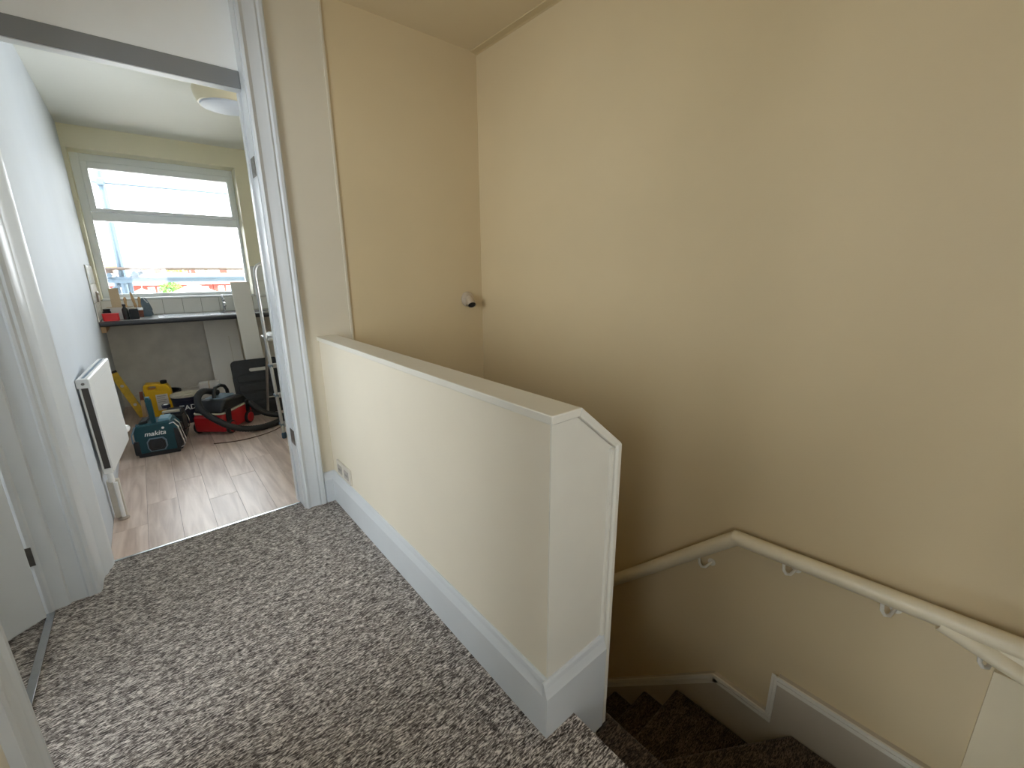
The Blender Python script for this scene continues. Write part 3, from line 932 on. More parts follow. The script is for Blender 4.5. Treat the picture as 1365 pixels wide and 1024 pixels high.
# ---- boards leaning under and against the worktop
t = thing('laminate_sheet', 'wide white sheet leaning under the worktop against grey plaster', 'sheet', (0.50, 5.0, 0), rot=(math.radians(-15), 0, 0))
MB().box(-0.085, 0.19, 0, 0.016, 0.002, 0.80).build('board', 'whiteboard', t, bevel=0.001)
MB().box(0.10, 0.104, -0.003, 0.0, 0.002, 0.62).build('edge_strip', 'plate', t)
t = thing('leaning_board', 'narrow tall white board leaning on the front edge of the worktop', 'board', (0.715, 4.53, 0), rot=(math.radians(-13.0), 0, 0))
MB().box(-0.072, 0.078, 0, 0.018, 0.005, 1.165).build('board', 'whiteboard', t, bevel=0.001)

# ---- black moulded panel with hand slot
t = thing('folding_work_table', 'folded black moulded table with a hand slot leaning behind the ladder', 'table', (0.655, 4.19, 0), rot=(math.radians(-12), 0, 0))
out = rbox(-0.175, 0.185, 0.004, 0.495, 0.035, 6)
hole = rbox(-0.05, 0.105, 0.388, 0.418, 0.0149, 6)
# panel with a slot: four slabs around the slot plus rounded outline
pm = MB()
n_ = len(out)


def slot_panel(mb, y0, y1):
    bm = bmesh.new()
    ov = [bm.verts.new((a, 0, b)) for a, b in out]
    hv = [bm.verts.new((a, 0, b)) for a, b in hole]
    es = [bm.edges.new((ov[i], ov[(i + 1) % len(ov)])) for i in range(len(ov))]
    es += [bm.edges.new((hv[i], hv[(i + 1) % len(hv)])) for i in range(len(hv))]
    res = bmesh.ops.triangle_fill(bm, edges=es, use_beauty=True)
    bm.verts.index_update()
    fs = [[v.index for v in f.verts] for f in bm.faces]
    pts = [(v.co.x, v.co.z) for v in bm.verts]
    bm.free()
    n = len(pts)
    vs = [(a, y0, b) for a, b in pts] + [(a, y1, b) for a, b in pts]
    faces = [tuple(f) for f in fs] + [tuple(i + n for i in f[::-1]) for f in fs]
    no_, nh = len(out), len(hole)
    faces += [(i, (i + 1) % no_, n + (i + 1) % no_, n + i) for i in range(no_)]
    faces += [(no_ + i, n + no_ + i, n + no_ + (i + 1) % nh, no_ + (i + 1) % nh) for i in range(nh)]
    mb.add(vs, faces)


slot_panel(pm, 0.0, 0.045)
pm.build('shell', 'blackrough', t)
for (a, b, c, d) in ((-0.15, 0.16, 0.30, 0.365), (-0.15, 0.16, 0.215, 0.28), (-0.15, 0.16, 0.13, 0.195), (-0.15, 0.16, 0.045, 0.11)):
    MB().prism(rbox(a, b, c, d, 0.02), -0.006, 0.0005, 'y').build('moulded_panel', 'blackrough', t, bevel=0.003)
for sx in (-0.178, 0.172):
    MB().box(sx, sx + 0.016, 0.006, 0.035, 0.06, 0.36).build('folded_leg', 'black', t, bevel=0.003)

# ---- stepladder
ld = thing('stepladder', 'aluminium stepladder with hoop handrail just inside the kitchen door', 'ladder', (0.645, 3.44, 0))
WD = 0.40
lean = 0.145 / 0.76


def fy(z):
    return z * lean


for xs_ in (0.0, WD):
    o_ = MB().tube([(xs_, fy(0.03), 0.03), (xs_, fy(0.40), 0.40), (xs_, fy(0.80), 0.80)], 0.012, 12)
    o_.build('front_stile', 'alu', ld, smooth=True)
    MB().lathe([(0.014, 0.0), (0.017, 0.004), (0.017, 0.035), (0.013, 0.045)], (xs_, 0.003, 0.0), 12).build('foot', 'blue', ld, smooth=True)
    MB().tube([(xs_ + 0.03 * (1 if xs_ == 0 else -1), 0.70, 0.012), (xs_ + 0.012 * (1 if xs_ == 0 else -1), 0.18, 0.76)], 0.010, 10).build('rear_stile', 'alu', ld, smooth=True)
    MB().lathe([(0.013, 0.0), (0.015, 0.03), (0.011, 0.04)], (xs_ + 0.03 * (1 if xs_ == 0 else -1), 0.703, 0.0), 12).build('foot', 'rubber', ld, smooth=True)
for z in (0.10, 0.32, 0.54):
    MB().prism([(fy(z) - 0.012, z - 0.016), (fy(z) + 0.060, z - 0.016), (fy(z) + 0.060, z + 0.010), (fy(z) - 0.012, z + 0.014)], 0.010, WD - 0.010, 'x').build('tread', 'alu', ld, bevel=0.003)
    for xs_ in (0.0, WD):
        MB().tube([(xs_, fy(z) - 0.012, z), (xs_, fy(z) + 0.05, z)], 0.013, 10).build('bracket', 'bluegrey', ld, smooth=True)
pz = 0.745
MB().prism(rbox(0.005, WD - 0.005, fy(pz) - 0.03, fy(pz) + 0.22, 0.02), pz - 0.02, pz, 'z').build('platform', 'alu', ld, bevel=0.003)
MB().tube([(0.03, 0.574, 0.19), (WD - 0.03, 0.574, 0.19)], 0.007, 8).build('rear_brace', 'alu', ld, smooth=True)
hoop = [(0.0, fy(0.78), 0.78), (0.0, 0.165, 1.0), (0.0, 0.18, 1.20), (0.006, 0.183, 1.235), (0.022, 0.186, 1.262), (0.05, 0.187, 1.275), (WD - 0.05, 0.187, 1.275), (WD - 0.022, 0.186, 1.262), (WD - 0.006, 0.183, 1.235), (WD, 0.18, 1.20), (WD, 0.165, 1.0), (WD, fy(0.78), 0.78)]
MB().tube(hoop, 0.0115, 12).build('hoop_rail', 'alu', ld, smooth=True)
MB().tube([(0.0, 0.168, 1.05), (WD, 0.168, 1.05)], 0.008, 10).build('cross_bar', 'alu', ld, smooth=True)
t = thing('rag', 'crumpled white cloth lying on the stepladder platform', 'cloth', (0.645 + 0.078, 3.44 + fy(pz) + 0.09, pz + 0.004))
rg = MB()
for i in range(9):
    for j in range(9):
        pass
vs, fs = [], []
for i in range(10):
    for j in range(10):
        a, b = i / 9 - 0.5, j / 9 - 0.5
        e_ = max(abs(a), abs(b)) * 2
        vs.append((a * 0.11, b * 0.13, 0.001 + (1 - e_ ** 2) * (0.028 + 0.016 * math.sin(9 * a + 3 * b) * math.cos(8 * b))))
for i in range(9):
    for j in range(9):
        k = i * 10 + j
        fs.append((k, k + 1, k + 11, k + 10))
rg.add(vs, fs)
ro = rg.build('cloth', 'print', t, smooth=True, angle=80)
so = ro.modifiers.new('thickness', 'SOLIDIFY')
so.thickness, so.offset = 0.002, 1.0

# ---- radiator (hanging slightly away from the wall)
RK = 0.94
PA, PB = Vector((-0.264, 2.927, 0.705 - 1.2)) * RK, Vector((-0.205, 3.377, 0.764 - 1.2)) * RK
PA.z += 1.2
PB.z += 1.2
uh = (PB - PA)
LEN = uh.length
HGT = 0.47
yaw_r = math.atan2(uh.y, uh.x)
tilt = -math.asin(uh.z / LEN) * 0.5
rd = thing('radiator', 'white double panel radiator hanging on the kitchen wall', 'radiator', (PA.x, PA.y, PA.z - HGT), rot=(0, tilt, yaw_r))
# local: x along length, +y towards the wall, z up
fp = MB()
fp.prism(rbox(0.0, LEN, 0.0, HGT, 0.012, 3), 0.0, 0.010, 'y').build('front_panel', 'rad', rd, bevel=0.003)
MB().prism(rbox(0.0, LEN, 0.01, HGT, 0.012, 3), 0.034, 0.042, 'y').build('back_panel', 'rad', rd, bevel=0.003)
MB().box(0.004, LEN - 0.004, 0.010, 0.034, 0.02, HGT - 0.03).build('convector_core', 'darkrecess', rd)
MB().prism([(-0.001, HGT - 0.035), (0.047, HGT - 0.035), (0.047, HGT + 0.004), (0.042, HGT + 0.009), (0.004, HGT + 0.009), (-0.001, HGT + 0.004)], -0.002, LEN + 0.002, 'x').build('top_grille', 'rad', rd, bevel=0.002)
MB().box(0.02, LEN - 0.02, 0.017, 0.027, HGT + 0.0085, HGT + 0.0105).build('grille_slot', 'bluegrey', rd)
MB().lathe([(0.006, -0.001), (0.006, -0.006), (0.003, -0.007)], (-0.002, 0.022, HGT - 0.013), 10, 'x').build('bleed_valve', 'hinge', rd)
MB().box(-0.004, LEN, 0.004, 0.040, -0.006, 0.022).build('bottom_rail', 'rad', rd, bevel=0.004)
MB().box(0.06, 0.14, 0.0425, 0.060, 0.10, 0.40).build('wall_bracket', 'plate', rd)
vb = MB().lathe([(0.013, 0), (0.013, 0.05), (0.010, 0.055)], (0.012, 0.022, -0.055), 12)
vb.build('lockshield_valve', 'rad', rd, smooth=True)
tv = MB().lathe([(0.012, 0.0), (0.018, 0.006), (0.021, 0.02), (0.020, 0.045), (0.014, 0.055), (0.004, 0.058)], (LEN + 0.0, 0.012, 0.055), 16, 'x').build('thermostat_head', 'rad', rd, smooth=True)
t = thing('radiator_pipe', 'boxed white pipe cover dropping from the radiator to the floor', 'pipe', (PA.x - 0.010, PA.y + 0.02, 0))
zt = PA.z - HGT - 0.012
MB().tube([(0.0, 0, 0.0), (0.0, 0, zt * 0.55), (0.001, -0.002, zt - 0.05)], 0.009, 10).build('pipe', 'rad', t, smooth=True)
MB().box(-0.034, 0.014, 0.02, 0.05, 0.0, zt * 0.82).build('cover', 'plate', t, bevel=0.003)
MB().lathe([(0.022, 0.0), (0.022, 0.006), (0.011, 0.012)], (0, 0, 0), 14).build('floor_collar', 'sock', t)

# ---- work radio
ra = thing('work_radio', 'dark teal site radio with white lettering and upright handle', 'radio', (-0.2, 3.69, 0), rotz=math.radians(-9))
RWd, RD, RH = 0.235, 0.17, 0.235
bod = MB().prism([(0.015, 0.0), (RWd - 0.012, 0.0), (RWd, 0.03), (RWd, RH - 0.05), (RWd - 0.03, RH), (0.02, RH - 0.012), (0.0, RH - 0.06), (0.0, 0.03)], 0.0, RD, 'y')
bod.build('body', 'teal', ra, bevel=0.010, seg=3)
MB().prism(rbox(0.004, RWd - 0.004, -0.0, 0.028, 0.008), -0.006, RD + 0.006, 'y').build('base_bumper', 'black', ra, bevel=0.003)
MB().prism([(RWd - 0.02, RH - 0.055), (RWd + 0.012, RH - 0.07), (RWd + 0.012, 0.02), (RWd - 0.02, 0.012)], -0.008, RD + 0.006, 'y').build('side_bumper', 'black', ra, bevel=0.006)
MB().prism([(-0.012, 0.02), (-0.012, 0.11), (0.02, 0.12), (0.02, 0.012)], -0.006, RD + 0.006, 'y').build('side_bumper', 'black', ra, bevel=0.006)
oc = [(0.072, 0.035), (0.152, 0.035), (0.168, 0.06), (0.168, 0.105), (0.150, 0.128), (0.076, 0.128), (0.060, 0.105), (0.060, 0.06)]
spk = MB().prism(oc, -0.010, 0.0, 'y').build('speaker_surround', 'bluegrey', ra, bevel=0.002)
cx_, cz_ = 0.114, 0.0815
oc2 = [(cx_ + (a - cx_) * 0.86, cz_ + (b - cz_) * 0.86) for a, b in oc]
MB().prism(oc2, -0.013, -0.0098, 'y').build('speaker_mesh', 'black', spk)
MB().lathe([(0.034, -0.013), (0.031, -0.0165), (0.021, -0.0155), (0.012, -0.019), (0.004, -0.021)], (cx_, 0, cz_), 24, 'y').build('cone', 'blackrough', spk, smooth=True)
text_mesh('lettering', 'makita', 0.044, 'print', ra, (0.112, -0.0012, 0.158), (PI / 2, 0, 0), shear=0.25)
MB().lathe([(0.008, 0), (0.008, -0.003), (0.005, -0.004)], (0.16, 0, 0.19), 14, 'y').build('badge', 'print', ra)
hn = MB().prism([(0.102, RH - 0.025), (0.128, RH - 0.025), (0.124, RH + 0.15), (0.116, RH + 0.17), (0.098, RH + 0.17), (0.094, RH + 0.155)], 0.01, 0.045, 'y').build('handle', 'teal', ra, bevel=0.005)
MB().prism(rbox(0.095, 0.119, 0.013, 0.042, 0.005), RH + 0.169, RH + 0.173, 'z').build('handle_tip', 'teal_light', ra)
MB().prism([(0.03, RH - 0.014), (0.08, RH - 0.008), (0.078, RH + 0.012), (0.036, RH + 0.004)], 0.03, 0.15, 'y').build('top_control', 'black', ra, bevel=0.004)
MB().prism([(0.135, RH - 0.010), (0.205, RH - 0.006), (0.196, RH + 0.014), (0.14, RH + 0.014)], 0.02, 0.13, 'y').build('display_hood', 'teal_light', ra, bevel=0.004)
for dy in (-0.018, 0.055):
    MB().tube([(RWd - 0.035, dy + 0.008, RH - 0.02), (RWd - 0.01, dy, RH - 0.012), (RWd + 0.010, dy - 0.002, RH - 0.045), (RWd + 0.030, dy - 0.004, 0.075), (RWd + 0.028, dy - 0.002, 0.05), (RWd + 0.004, dy + 0.008, 0.035)], 0.0045, 8).build('guard_bar', 'chrome', ra, smooth=True)
    MB().tube([(-0.010, dy + 0.008, 0.11), (-0.008, dy + 0.006, RH - 0.07), (0.016, dy + 0.006, RH - 0.012)], 0.0042, 8).build('guard_bar', 'bluegrey', ra, smooth=True)

# ---- second black case behind the radio
bc = thing('tool_case', 'black tool case with wire guard squeezed behind the teal radio', 'case', (-0.035, 3.93, 0), rotz=math.radians(-9))
MB().prism(rbox(0.0, 0.115, 0.0, 0.20, 0.02), 0.0, 0.20, 'y').build('body', 'black', bc, bevel=0.006)
MB().box(0.01, 0.105, 0.02, 0.18, 0.2005, 0.215).build('lid', 'navy', bc, bevel=0.004)
MB().prism([(0.0, 0.02), (0.105, 0.02), (0.10, 0.05), (0.005, 0.05)], 0.2155, 0.230, 'z').build('catch', 'dirty', bc)
MB().tube([(0.112, 0.03, 0.19), (0.135, 0.01, 0.215), (0.15, 0.0, 0.16), (0.148, 0.0, 0.10), (0.12, 0.02, 0.075)], 0.0045, 8).build('guard_bar', 'chrome', bc, smooth=True)
t = thing('tape_roll', 'small blue and white tape roll on the black tool case', 'tape', (0.0, 4.06, 0.243), rot=(0, 0, 0))
MB().lathe([(0.012, -0.012), (0.026, -0.012), (0.027, 0.0), (0.026, 0.012), (0.012, 0.012)], (0, 0, 0), 20).build('roll', 'navy', t, smooth=True)
MB().lathe([(0.006, -0.0125), (0.015, -0.0125), (0.015, 0.0128), (0.006, 0.0128)], (0, 0, 0), 20).build('core', 'print', t)

# ---- yellow jerrycan
jc = thing('jerrycan', 'yellow plastic jerrycan with black cap and pale label', 'jerrycan', (-0.03, 4.76, 0), rotz=math.radians(-6))
jout = [(-0.09, 0.012), (-0.078, 0.0), (0.078, 0.0), (0.09, 0.012), (0.092, 0.21), (0.085, 0.25), (0.068, 0.283), (0.025, 0.285), (0.012, 0.294), (-0.072, 0.298), (-0.09, 0.285), (-0.094, 0.25), (-0.092, 0.21)]
jhole = rbox(-0.062, -0.006, 0.248, 0.276, 0.012, 4)
out, hole = jout, jhole
jm = MB()
slot_panel(jm, -0.05, 0.05)
jm.build('body', 'yellow', jc, bevel=0.008, seg=3)
MB().lathe([(0.022, 0.284), (0.024, 0.288), (0.024, 0.310), (0.018, 0.313)], (0.048, 0, 0), 18).build('cap', 'black', jc, smooth=True)
MB().box(-0.02, 0.062, -0.0535, -0.0505, 0.06, 0.20).build('label_sheet', 'label', jc)
for i, zz in enumerate((0.185, 0.168, 0.151, 0.134)):
    MB().box(-0.012, 0.05 - 0.01 * (i % 2), -0.0542, -0.0534, zz - 0.003, zz + 0.003).build('label_line', 'plateink', jc)

# ---- yellow bar leaning in the corner
lv = thing('spirit_level', 'worn yellow spirit level leaning between radiator and jerrycan', 'spirit level', (-0.165, 4.80, 0.01), rot=(math.radians(-3), math.radians(-17.5), 0))
MB().prism([(-0.026, -0.010), (0.026, -0.010), (0.026, -0.006), (0.006, -0.004), (0.006, 0.004), (0.026, 0.006), (0.026, 0.010), (-0.026, 0.010), (-0.026, 0.006), (-0.006, 0.004), (-0.006, -0.004), (-0.026, -0.006)], 0.0, 0.42, 'z').build('bar', 'yellowbar', lv)
MB().prism(rbox(-0.027, 0.027, -0.011, 0.011, 0.002), 0.42, 0.438, 'z').build('end_cap', 'black', lv)
for zz in (0.12, 0.30):
    MB().lathe([(0.012, -0.011), (0.014, 0.0), (0.012, 0.011)], (0.0, 0, zz), 14, 'y').build('vial', 'label', lv)

# ---- black bucket behind the jerrycan
bk = thing('bucket', 'black builders bucket behind the yellow jerrycan', 'bucket', (0.0, 4.99, 0))
MB().lathe([(0.105, 0.0), (0.110, 0.005), (0.130, 0.155), (0.136, 0.157), (0.136, 0.168), (0.126, 0.168), (0.106, 0.012)], (0, 0, 0), 32).build('shell', 'black', bk, smooth=True)
MB().tube([(-0.134, 0, 0.155), (-0.114, -0.09, 0.135), (0.0, -0.150, 0.125), (0.114, -0.09, 0.135), (0.134, 0, 0.155)], 0.004, 8).build('handle', 'hinge', bk, smooth=True)

# ---- wooden stick
t = thing('wooden_batten', 'short pale wooden batten leaning on the yellow jerrycan', 'batten', (-0.150, 4.55, 0.004), rot=(math.radians(-7), math.radians(2), 0))
MB().prism(rbox(-0.013, 0.013, -0.008, 0.008, 0.004), 0.0, 0.20, 'z').build('batten', 'wood', t)
MB().prism(rbox(-0.011, 0.011, -0.007, 0.007, 0.003), 0.20, 0.27, 'z').build('dark_end', 'bristle', t)

# ---- paint tub with stained lid
pt = thing('paint_tub', 'dark blue paint tub with stained white lid and lettering', 'paint tub', (0.138, 4.42, 0))
MB().lathe([(0.080, 0.0), (0.085, 0.004), (0.096, 0.20), (0.100, 0.203), (0.100, 0.222), (0.092, 0.224)], (0, 0, 0), 32).build('tub', 'navy', pt, smooth=True)
MB().lathe([(0.101, 0.224), (0.103, 0.228), (0.101, 0.243), (0.094, 0.244), (0.090, 0.238), (0.01, 0.238)], (0, 0, 0), 32).build('lid', 'dirty', pt, smooth=True)
MB().lathe([(0.084, 0.03), (0.0862, 0.03), (0.0895, 0.085), (0.087, 0.085)], (0, 0, 0), 32).build('label_band', 'bluegrey', pt, smooth=True)
lt = text_mesh('lettering', 'TAD', 0.056, 'print', pt, (0.0, 0, 0), (PI / 2, 0, 0))
for v in lt.data.vertices:            # wrap the print round the tub
    a = v.co.x / 0.0935
    rr = 0.0955 + v.co.z
    v.co = Vector((rr * math.sin(a), 0.138 + v.co.y, rr * math.cos(a)))
lt.rotation_euler = (PI / 2, 0, 0)
MB().prism([(-0.03, -0.05), (0.04, -0.02), (0.035, 0.03), (-0.02, 0.04)], 0.2385, 0.246, 'z').build('paint_blob', 'dirty', pt)

# ---- white box behind the vacuum
t = thing('white_carton', 'white carton standing behind the red vacuum cleaner', 'carton', (0.33, 4.66, 0), rotz=math.radians(-8))
MB().box(-0.075, 0.075, 0, 0.09, 0.0, 0.255).build('body', 'whiteboard', t, bevel=0.002)
MB().box(-0.004, 0.004, -0.0008, 0.0905, 0.16, 0.2558).build('tape_strip', 'card', t)

# ---- vacuum cleaner
vc = thing('vacuum_cleaner', 'red and black tub vacuum cleaner with coiled hose', 'vacuum cleaner', (0.345, 4.01, 0), rotz=math.radians(50))
# local x: length, towards far right; local y: to the back left
MB().prism([(-0.17, 0.022), (0.165, 0.022), (0.185, 0.06), (0.185, 0.15), (0.175, 0.165), (-0.165, 0.165), (-0.185, 0.14), (-0.185, 0.05)], -0.115, 0.115, 'y').build('base', 'red', vc, bevel=0.014, seg=3)
MB().prism(rbox(-0.188, 0.188, -0.119, 0.119, 0.04), 0.1655, 0.176, 'z').build('rim', 'dirty', vc, bevel=0.003)
MB().prism([(-0.18, 0.1765), (0.18, 0.1765), (0.15, 0.215), (0.12, 0.25), (-0.11, 0.27), (-0.155, 0.235)], -0.108, 0.108, 'y').build('lid', 'black', vc, bevel=0.016, seg=3)
MB().prism(rbox(-0.10, 0.08, -0.07, 0.07, 0.03), 0.262, 0.270, 'z').build('top_plate', 'bluegrey', vc, bevel=0.002)
for sx, sy in ((-0.12, -0.125), (0.12, -0.122), (-0.12, 0.125), (0.12, 0.122)):
    wh_ = MB().lathe([(0.040, -0.012), (0.050, -0.010), (0.052, 0.0), (0.050, 0.010), (0.040, 0.012)], (sx, sy, 0.052), 24, 'y').build('wheel', 'rubber', vc, smooth=True)
    s = -1 if sy < 0 else 1
    MB().lathe([(0.038, s * 0.0115), (0.041, s * 0.014), (0.036, s * 0.019), (0.010, s * 0.020)], (sx, sy, 0.052), 24, 'y').build('hub_cap', 'red', wh_, smooth=True)
MB().tube([(-0.075, -0.0, 0.262), (-0.07, -0.0, 0.315), (-0.045, 0.0, 0.345), (0.01, 0.0, 0.352), (0.06, 0.0, 0.335), (0.085, 0.0, 0.30), (0.09, 0.0, 0.255)], 0.013, 12).build('carry_handle', 'black', vc, smooth=True)
MB().prism([(-0.15, 0.06), (-0.10, 0.06), (-0.085, 0.20), (-0.15, 0.20)], -0.124, -0.1155, 'y').build('clip', 'black', vc, bevel=0.003)
MB().prism([(0.10, 0.10), (0.145, 0.10), (0.145, 0.20), (0.10, 0.20)], -0.124, -0.1155, 'y').build('clip', 'black', vc, bevel=0.003)


def smooth_path(pts, n=10):
    pts = [Vector(p) for p in pts]
    out_ = []
    P = [pts[0]] + pts + [pts[-1]]
    for i in range(1, len(P) - 2):
        for k in range(n):
            t_ = k / n
            a, b, c, d = P[i - 1], P[i], P[i + 1], P[i + 2]
            out_.append(0.5 * ((2 * b) + (c - a) * t_ + (2 * a - 5 * b + 4 * c - d) * t_ ** 2 + (3 * b - a - 3 * c + d) * t_ ** 3))
    out_.append(pts[-1])
    return out_


def ribbed(path, r, dr, step):
    rad = []
    for i in range(len(path)):
        rad.append(r + (dr if i % 2 else -dr))
    return rad


# hose in world coordinates, then moved into the vacuum's frame
hose_w = [(0.33, 4.02, 0.295), (0.24, 3.96, 0.335), (0.19, 3.90, 0.30), (0.20, 3.82, 0.22), (0.29, 3.74, 0.13), (0.40, 3.72, 0.06), (0.54, 3.74, 0.027), (0.68, 3.80, 0.026), (0.75, 3.88, 0.026), (0.735, 3.96, 0.030), (0.63, 4.01, 0.065), (0.53, 4.06, 0.17)]
pth = smooth_path(hose_w, 16)
inv = Matrix.Translation(vc.location) @ Matrix.Rotation(math.radians(50), 4, 'Z')
inv = inv.inverted()
pth = [inv @ p for p in pth]
MB().tube(pth, ribbed(pth, 0.0235, 0.0013, 2), 14).build('hose', 'rubber', vc, smooth=True, angle=60)

cb = thing('power_cable', 'thin brown cable lying in a curve on the kitchen floor', 'cable', (0.48, 3.62, 0))
cp = smooth_path([(-0.26, 0.03, 0.004), (-0.12, -0.02, 0.004), (0.0, -0.015, 0.004), (0.12, 0.03, 0.004), (0.20, 0.10, 0.004), (0.27, 0.20, 0.004)], 8)
MB().tube(cp, 0.0035, 8).build('flex', 'cable', cb, smooth=True)

# ================================================================== OUTSIDE
gr = box('ground', 'ground', -150, 200, 5.8, 320, -6.3, -6.0)
tag(gr, 'far ground beyond the kitchen window', 'ground', kind='structure')

sf = thing('scaffold', 'grey tube scaffolding outside the kitchen window', 'scaffolding', (0, 6.3, -6.0))
G = 6.0


def sct(name, pts, r=0.024, mat='scaff', n=10):
    return MB().tube([(a, b, c + G) for a, b, c in pts], r, n).build(name, mat, sf, smooth=True)


for xx_ in (-0.13, 1.9):
    for yy_ in (0.03, 1.25):
        sct('standard', [(xx_, yy_, -6.0), (xx_, yy_, 2.55)], 0.0225)
sct('guard_rail', [(-1.2, 0.0, 1.275), (2.6, 0.0, 1.265)], 0.016, 'scaffboard')
sct('ledger', [(-1.2, -0.022, 1.155), (2.6, -0.022, 1.150)], 0.030)
sct('ledger', [(-1.2, 1.30, 1.17), (2.6, 1.30, 1.17)], 0.024)
sct('top_ledger', [(-0.9, 0.075, 2.127), (2.6, 0.075, 2.140)], 0.014)
for xx_ in (-0.02, 1.75):
    sct('transom', [(xx_, -0.25, 1.225), (xx_, 1.45, 1.225)], 0.0225)
sct('transom', [(-0.22, -0.2, 1.205), (-0.22, 1.45, 1.205)], 0.0225)
sct('brace', [(-0.6, 0.06, 0.8), (0.05, 0.06, 1.24)], 0.022)
for xx_ in (-0.185, -0.075):
    sct('upright_tube', [(xx_, 0.06, 0.1), (xx_, 0.06, 1.17)], 0.022)
for xx_, zz in ((-0.13, 1.155), (-0.02, 1.19), (-0.13, 2.127), (1.9, 1.155)):
    MB().box(xx_ - 0.035, xx_ + 0.035, -0.02, 0.06, zz - 0.035 + G, zz + 0.035 + G).build('coupler', 'scaff', sf, bevel=0.01)
for i in range(3):
    MB().box(-1.3, -0.20, 0.32 + i * 0.235, 0.545 + i * 0.235, 1.2285 + G, 1.266 + G).build('board', 'scaffboard', sf, bevel=0.004)
t = thing('builders_sheet', 'orange brown folded sheet lying on the scaffold boards', 'sheet', (-0.33, 6.72, 1.267))
vs, fs = [], []
for i in range(14):
    for j in range(8):
        a, b = i / 13, j / 7
        z_ = 0.012 + 0.11 * math.sin(PI * b) ** 0.6 * (0.75 + 0.25 * math.sin(a * 9)) * min(1, 6 * a, 6 * (1 - a) + 0.5)
        vs.append((-0.45 + a * 0.62, (b - 0.5) * 0.3, z_))
for i in range(13):
    for j in range(7):
        k = i * 8 + j
        fs.append((k, k + 1, k + 9, k + 8))
sh = MB().add(vs, fs).build('sheet', 'sheet', t, smooth=True, angle=80)
s2 = sh.modifiers.new('thickness', 'SOLIDIFY')
s2.thickness, s2.offset = 0.008, -1.0

# terraced houses across the way
HY = 60.0
hlabels = ['red brick terraced house at the far row end by the scaffold', 'red brick terraced house behind the round green tree', 'red brick terraced house behind the white gable', 'red brick terraced house with paired white windows', 'red brick terraced house beside the narrow leaning board']


def house(x0, x1, label, ridge):
    hs = thing('terraced_house', label, 'house', (x0, HY, -6.0), group='terraced houses across the way')
    w_ = x1 - x0
    e = 6.40
    MB().box(0, w_ - 0.06, 0, 7, 0, e).build('wall', 'brick', hs)
    rf = MB().prism([(-0.35, e - 0.1), (3.5, ridge), (7.35, e - 0.1), (7.35, e + 0.05), (3.5, ridge + 0.16), (-0.35, e + 0.05)], 0, w_ - 0.02, 'x').build('roof', 'rooftile', hs)
    MB().box(w_ * 0.42, w_ * 0.42 + 0.7, 3.2, 3.8, ridge - 0.3, ridge + 0.75).build('chimney', 'brick', hs)
    MB().box(0, w_ - 0.06, -0.12, -0.001, e - 0.2, e - 0.08).build('gutter', 'whiteext', hs)
    for fx in (0.14, 0.40, 0.66):
        a = w_ * fx
        for z0 in (4.75, 1.6):
            f_ = MB().box(a, a + w_ * 0.19, -0.05, -0.001, z0, z0 + 1.25).build('window', 'whiteext', hs)
            MB().box(a + 0.09, a + w_ * 0.095 - 0.04, -0.07, -0.05, z0 + 0.12, z0 + 1.12).build('pane', 'farglass', f_)
            MB().box(a + w_ * 0.095 + 0.04, a + w_ * 0.19 - 0.09, -0.07, -0.05, z0 + 0.12, z0 + 1.12).build('pane', 'farglass', f_)


for i, (a, b) in enumerate(((-5.5, 0.2), (0.2, 3.2), (3.2, 6.4), (6.4, 9.4), (9.4, 12.6))):
    house(a, b, hlabels[i], 7.35)

# white gabled extension nearer than the row
for (cx__, wd, yy_, pk, lab) in ((2.05, 1.7, 24.0, 0.76, 'white gabled outbuilding in front of the brick houses'), (0.05, 1.5, 23.0, 0.62, 'low white roofed outbuilding beside the scaffold')):
    eb = thing('outbuilding', lab, 'outbuilding', (cx__, yy_, -6.0))
    MB().box(-wd / 2, wd / 2, 0, 4, 0, 6.0 + pk - 0.45).build('wall', 'whiteext', eb)
    MB().prism([(-wd / 2 - 0.1, 6.0 + pk - 0.47), (0, 6.0 + pk), (wd / 2 + 0.1, 6.0 + pk - 0.47), (wd / 2 + 0.1, 6.0 + pk - 0.52), (-wd / 2 - 0.1, 6.0 + pk - 0.52)], -0.1, 4.1, 'y').build('roof', 'whiteext', eb)
    MB().box(-0.25, 0.25, -0.03, -0.001, 4.2, 5.2).build('window', 'farglass', eb)


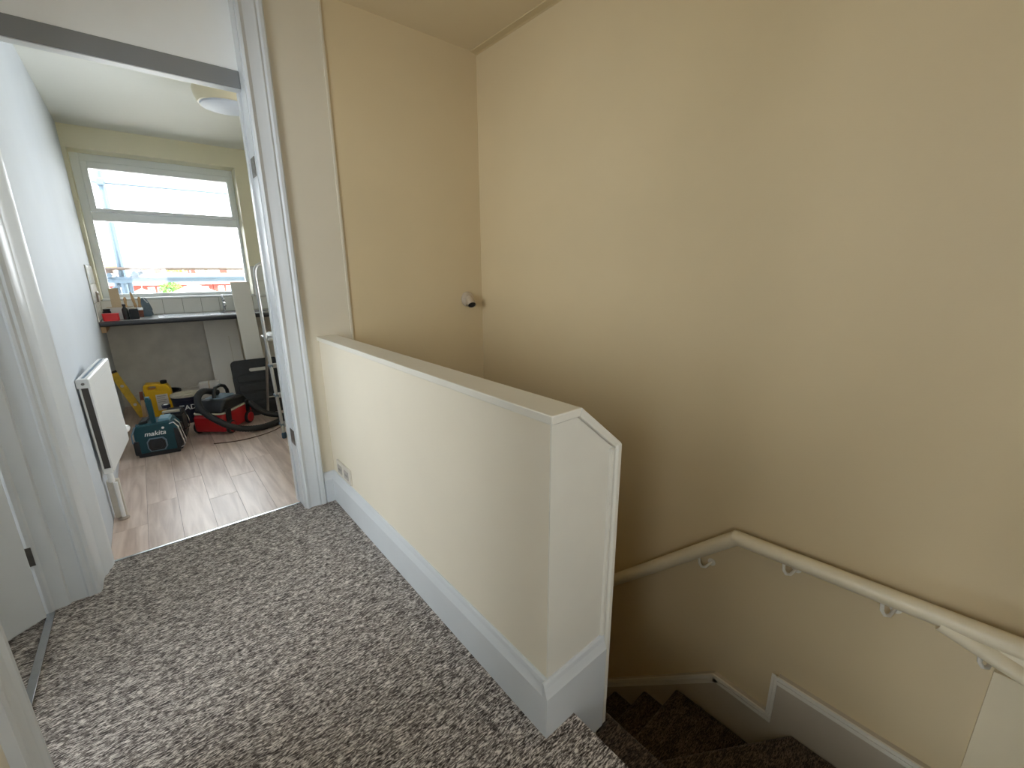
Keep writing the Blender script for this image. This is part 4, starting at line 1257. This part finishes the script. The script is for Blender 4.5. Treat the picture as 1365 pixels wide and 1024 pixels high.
def tree(name, label, loc, h_, rx, rz, mat, group=None, seed=1):
    rnd = random.Random(seed)
    tr_ = thing(name, label, 'tree', loc, group=group)
    MB().tube([(0, 0, 0), (0.05, 0, h_ * 0.4), (0, 0.05, h_ * 0.75)], [rx * 0.10, rx * 0.07, rx * 0.04], 8).build('trunk', 'trunk', tr_, smooth=True)
    mb = MB()
    for k in range(420):
        # leaf clumps scattered through a lumpy crown
        while True:
            p = Vector((rnd.uniform(-1, 1), rnd.uniform(-1, 1), rnd.uniform(-1, 1)))
            if 0.45 < p.length < 1.0:
                break
        lump = 1 + 0.18 * math.sin(5 * p.x + 3 * p.z + seed)
        c = Vector((p.x * rx * lump, p.y * rx * lump, h_ - rz + p.z * rz * lump))
        s = rx * rnd.uniform(0.10, 0.2)
        q = Vector((rnd.uniform(-1, 1), rnd.uniform(-1, 1), rnd.uniform(-1, 1))).normalized()
        w_ = q.orthogonal().normalized()
        z_ = q.cross(w_)
        b0 = len(mb.v)
        mb.add([c + w_ * s, c + z_ * s * 0.7, c - w_ * s, c - z_ * s * 0.7, c + q * s * 0.35], [(0, 1, 4), (1, 2, 4), (2, 3, 4), (3, 0, 4), (3, 2, 1, 0)])
    mb.build('crown', mat, tr_)
    tr_.children[1]['kind'] = 'stuff' if False else 'part'
    del tr_.children[1]['kind']
    return tr_


tree('garden_tree', 'round green garden tree in front of the brick houses', (1.78, 45.0, -6.0), 6.98, 0.72, 0.75, 'leaf', seed=3)
for i, (x_, hh, rx, lab) in enumerate(((1.2, 7.9, 1.15, 'low yellow green tree on the skyline above the first roofs'), (4.2, 8.2, 1.3, 'yellow green skyline tree beside the street lamp'), (7.1, 7.8, 1.1, 'small yellow green skyline tree between roof ridges'), (10.2, 7.7, 1.3, 'yellow green skyline tree above the paired windows'), (13.4, 7.6, 1.2, 'yellow green skyline tree nearest the window frame'))):
    tree('skyline_tree', lab, (x_, 76.0, -6.0), hh, rx, 1.0, 'leafyellow', group='trees behind the houses', seed=20 + i)
lp = thing('street_lamp', 'thin grey street lamp rising above the house roofs', 'street lamp', (3.9, 52.0, -6.0))
MB().tube([(0, 0, 0), (0, 0, 4), (0, 0, 8.3), (-0.1, 0, 8.55)], [0.09, 0.07, 0.05, 0.05], 8).build('post', 'scaff', lp, smooth=True)
MB().prism(rbox(-0.45, 0.05, 8.5, 8.62, 0.05), -0.12, 0.12, 'y').build('lamp_head', 'scaff', lp)
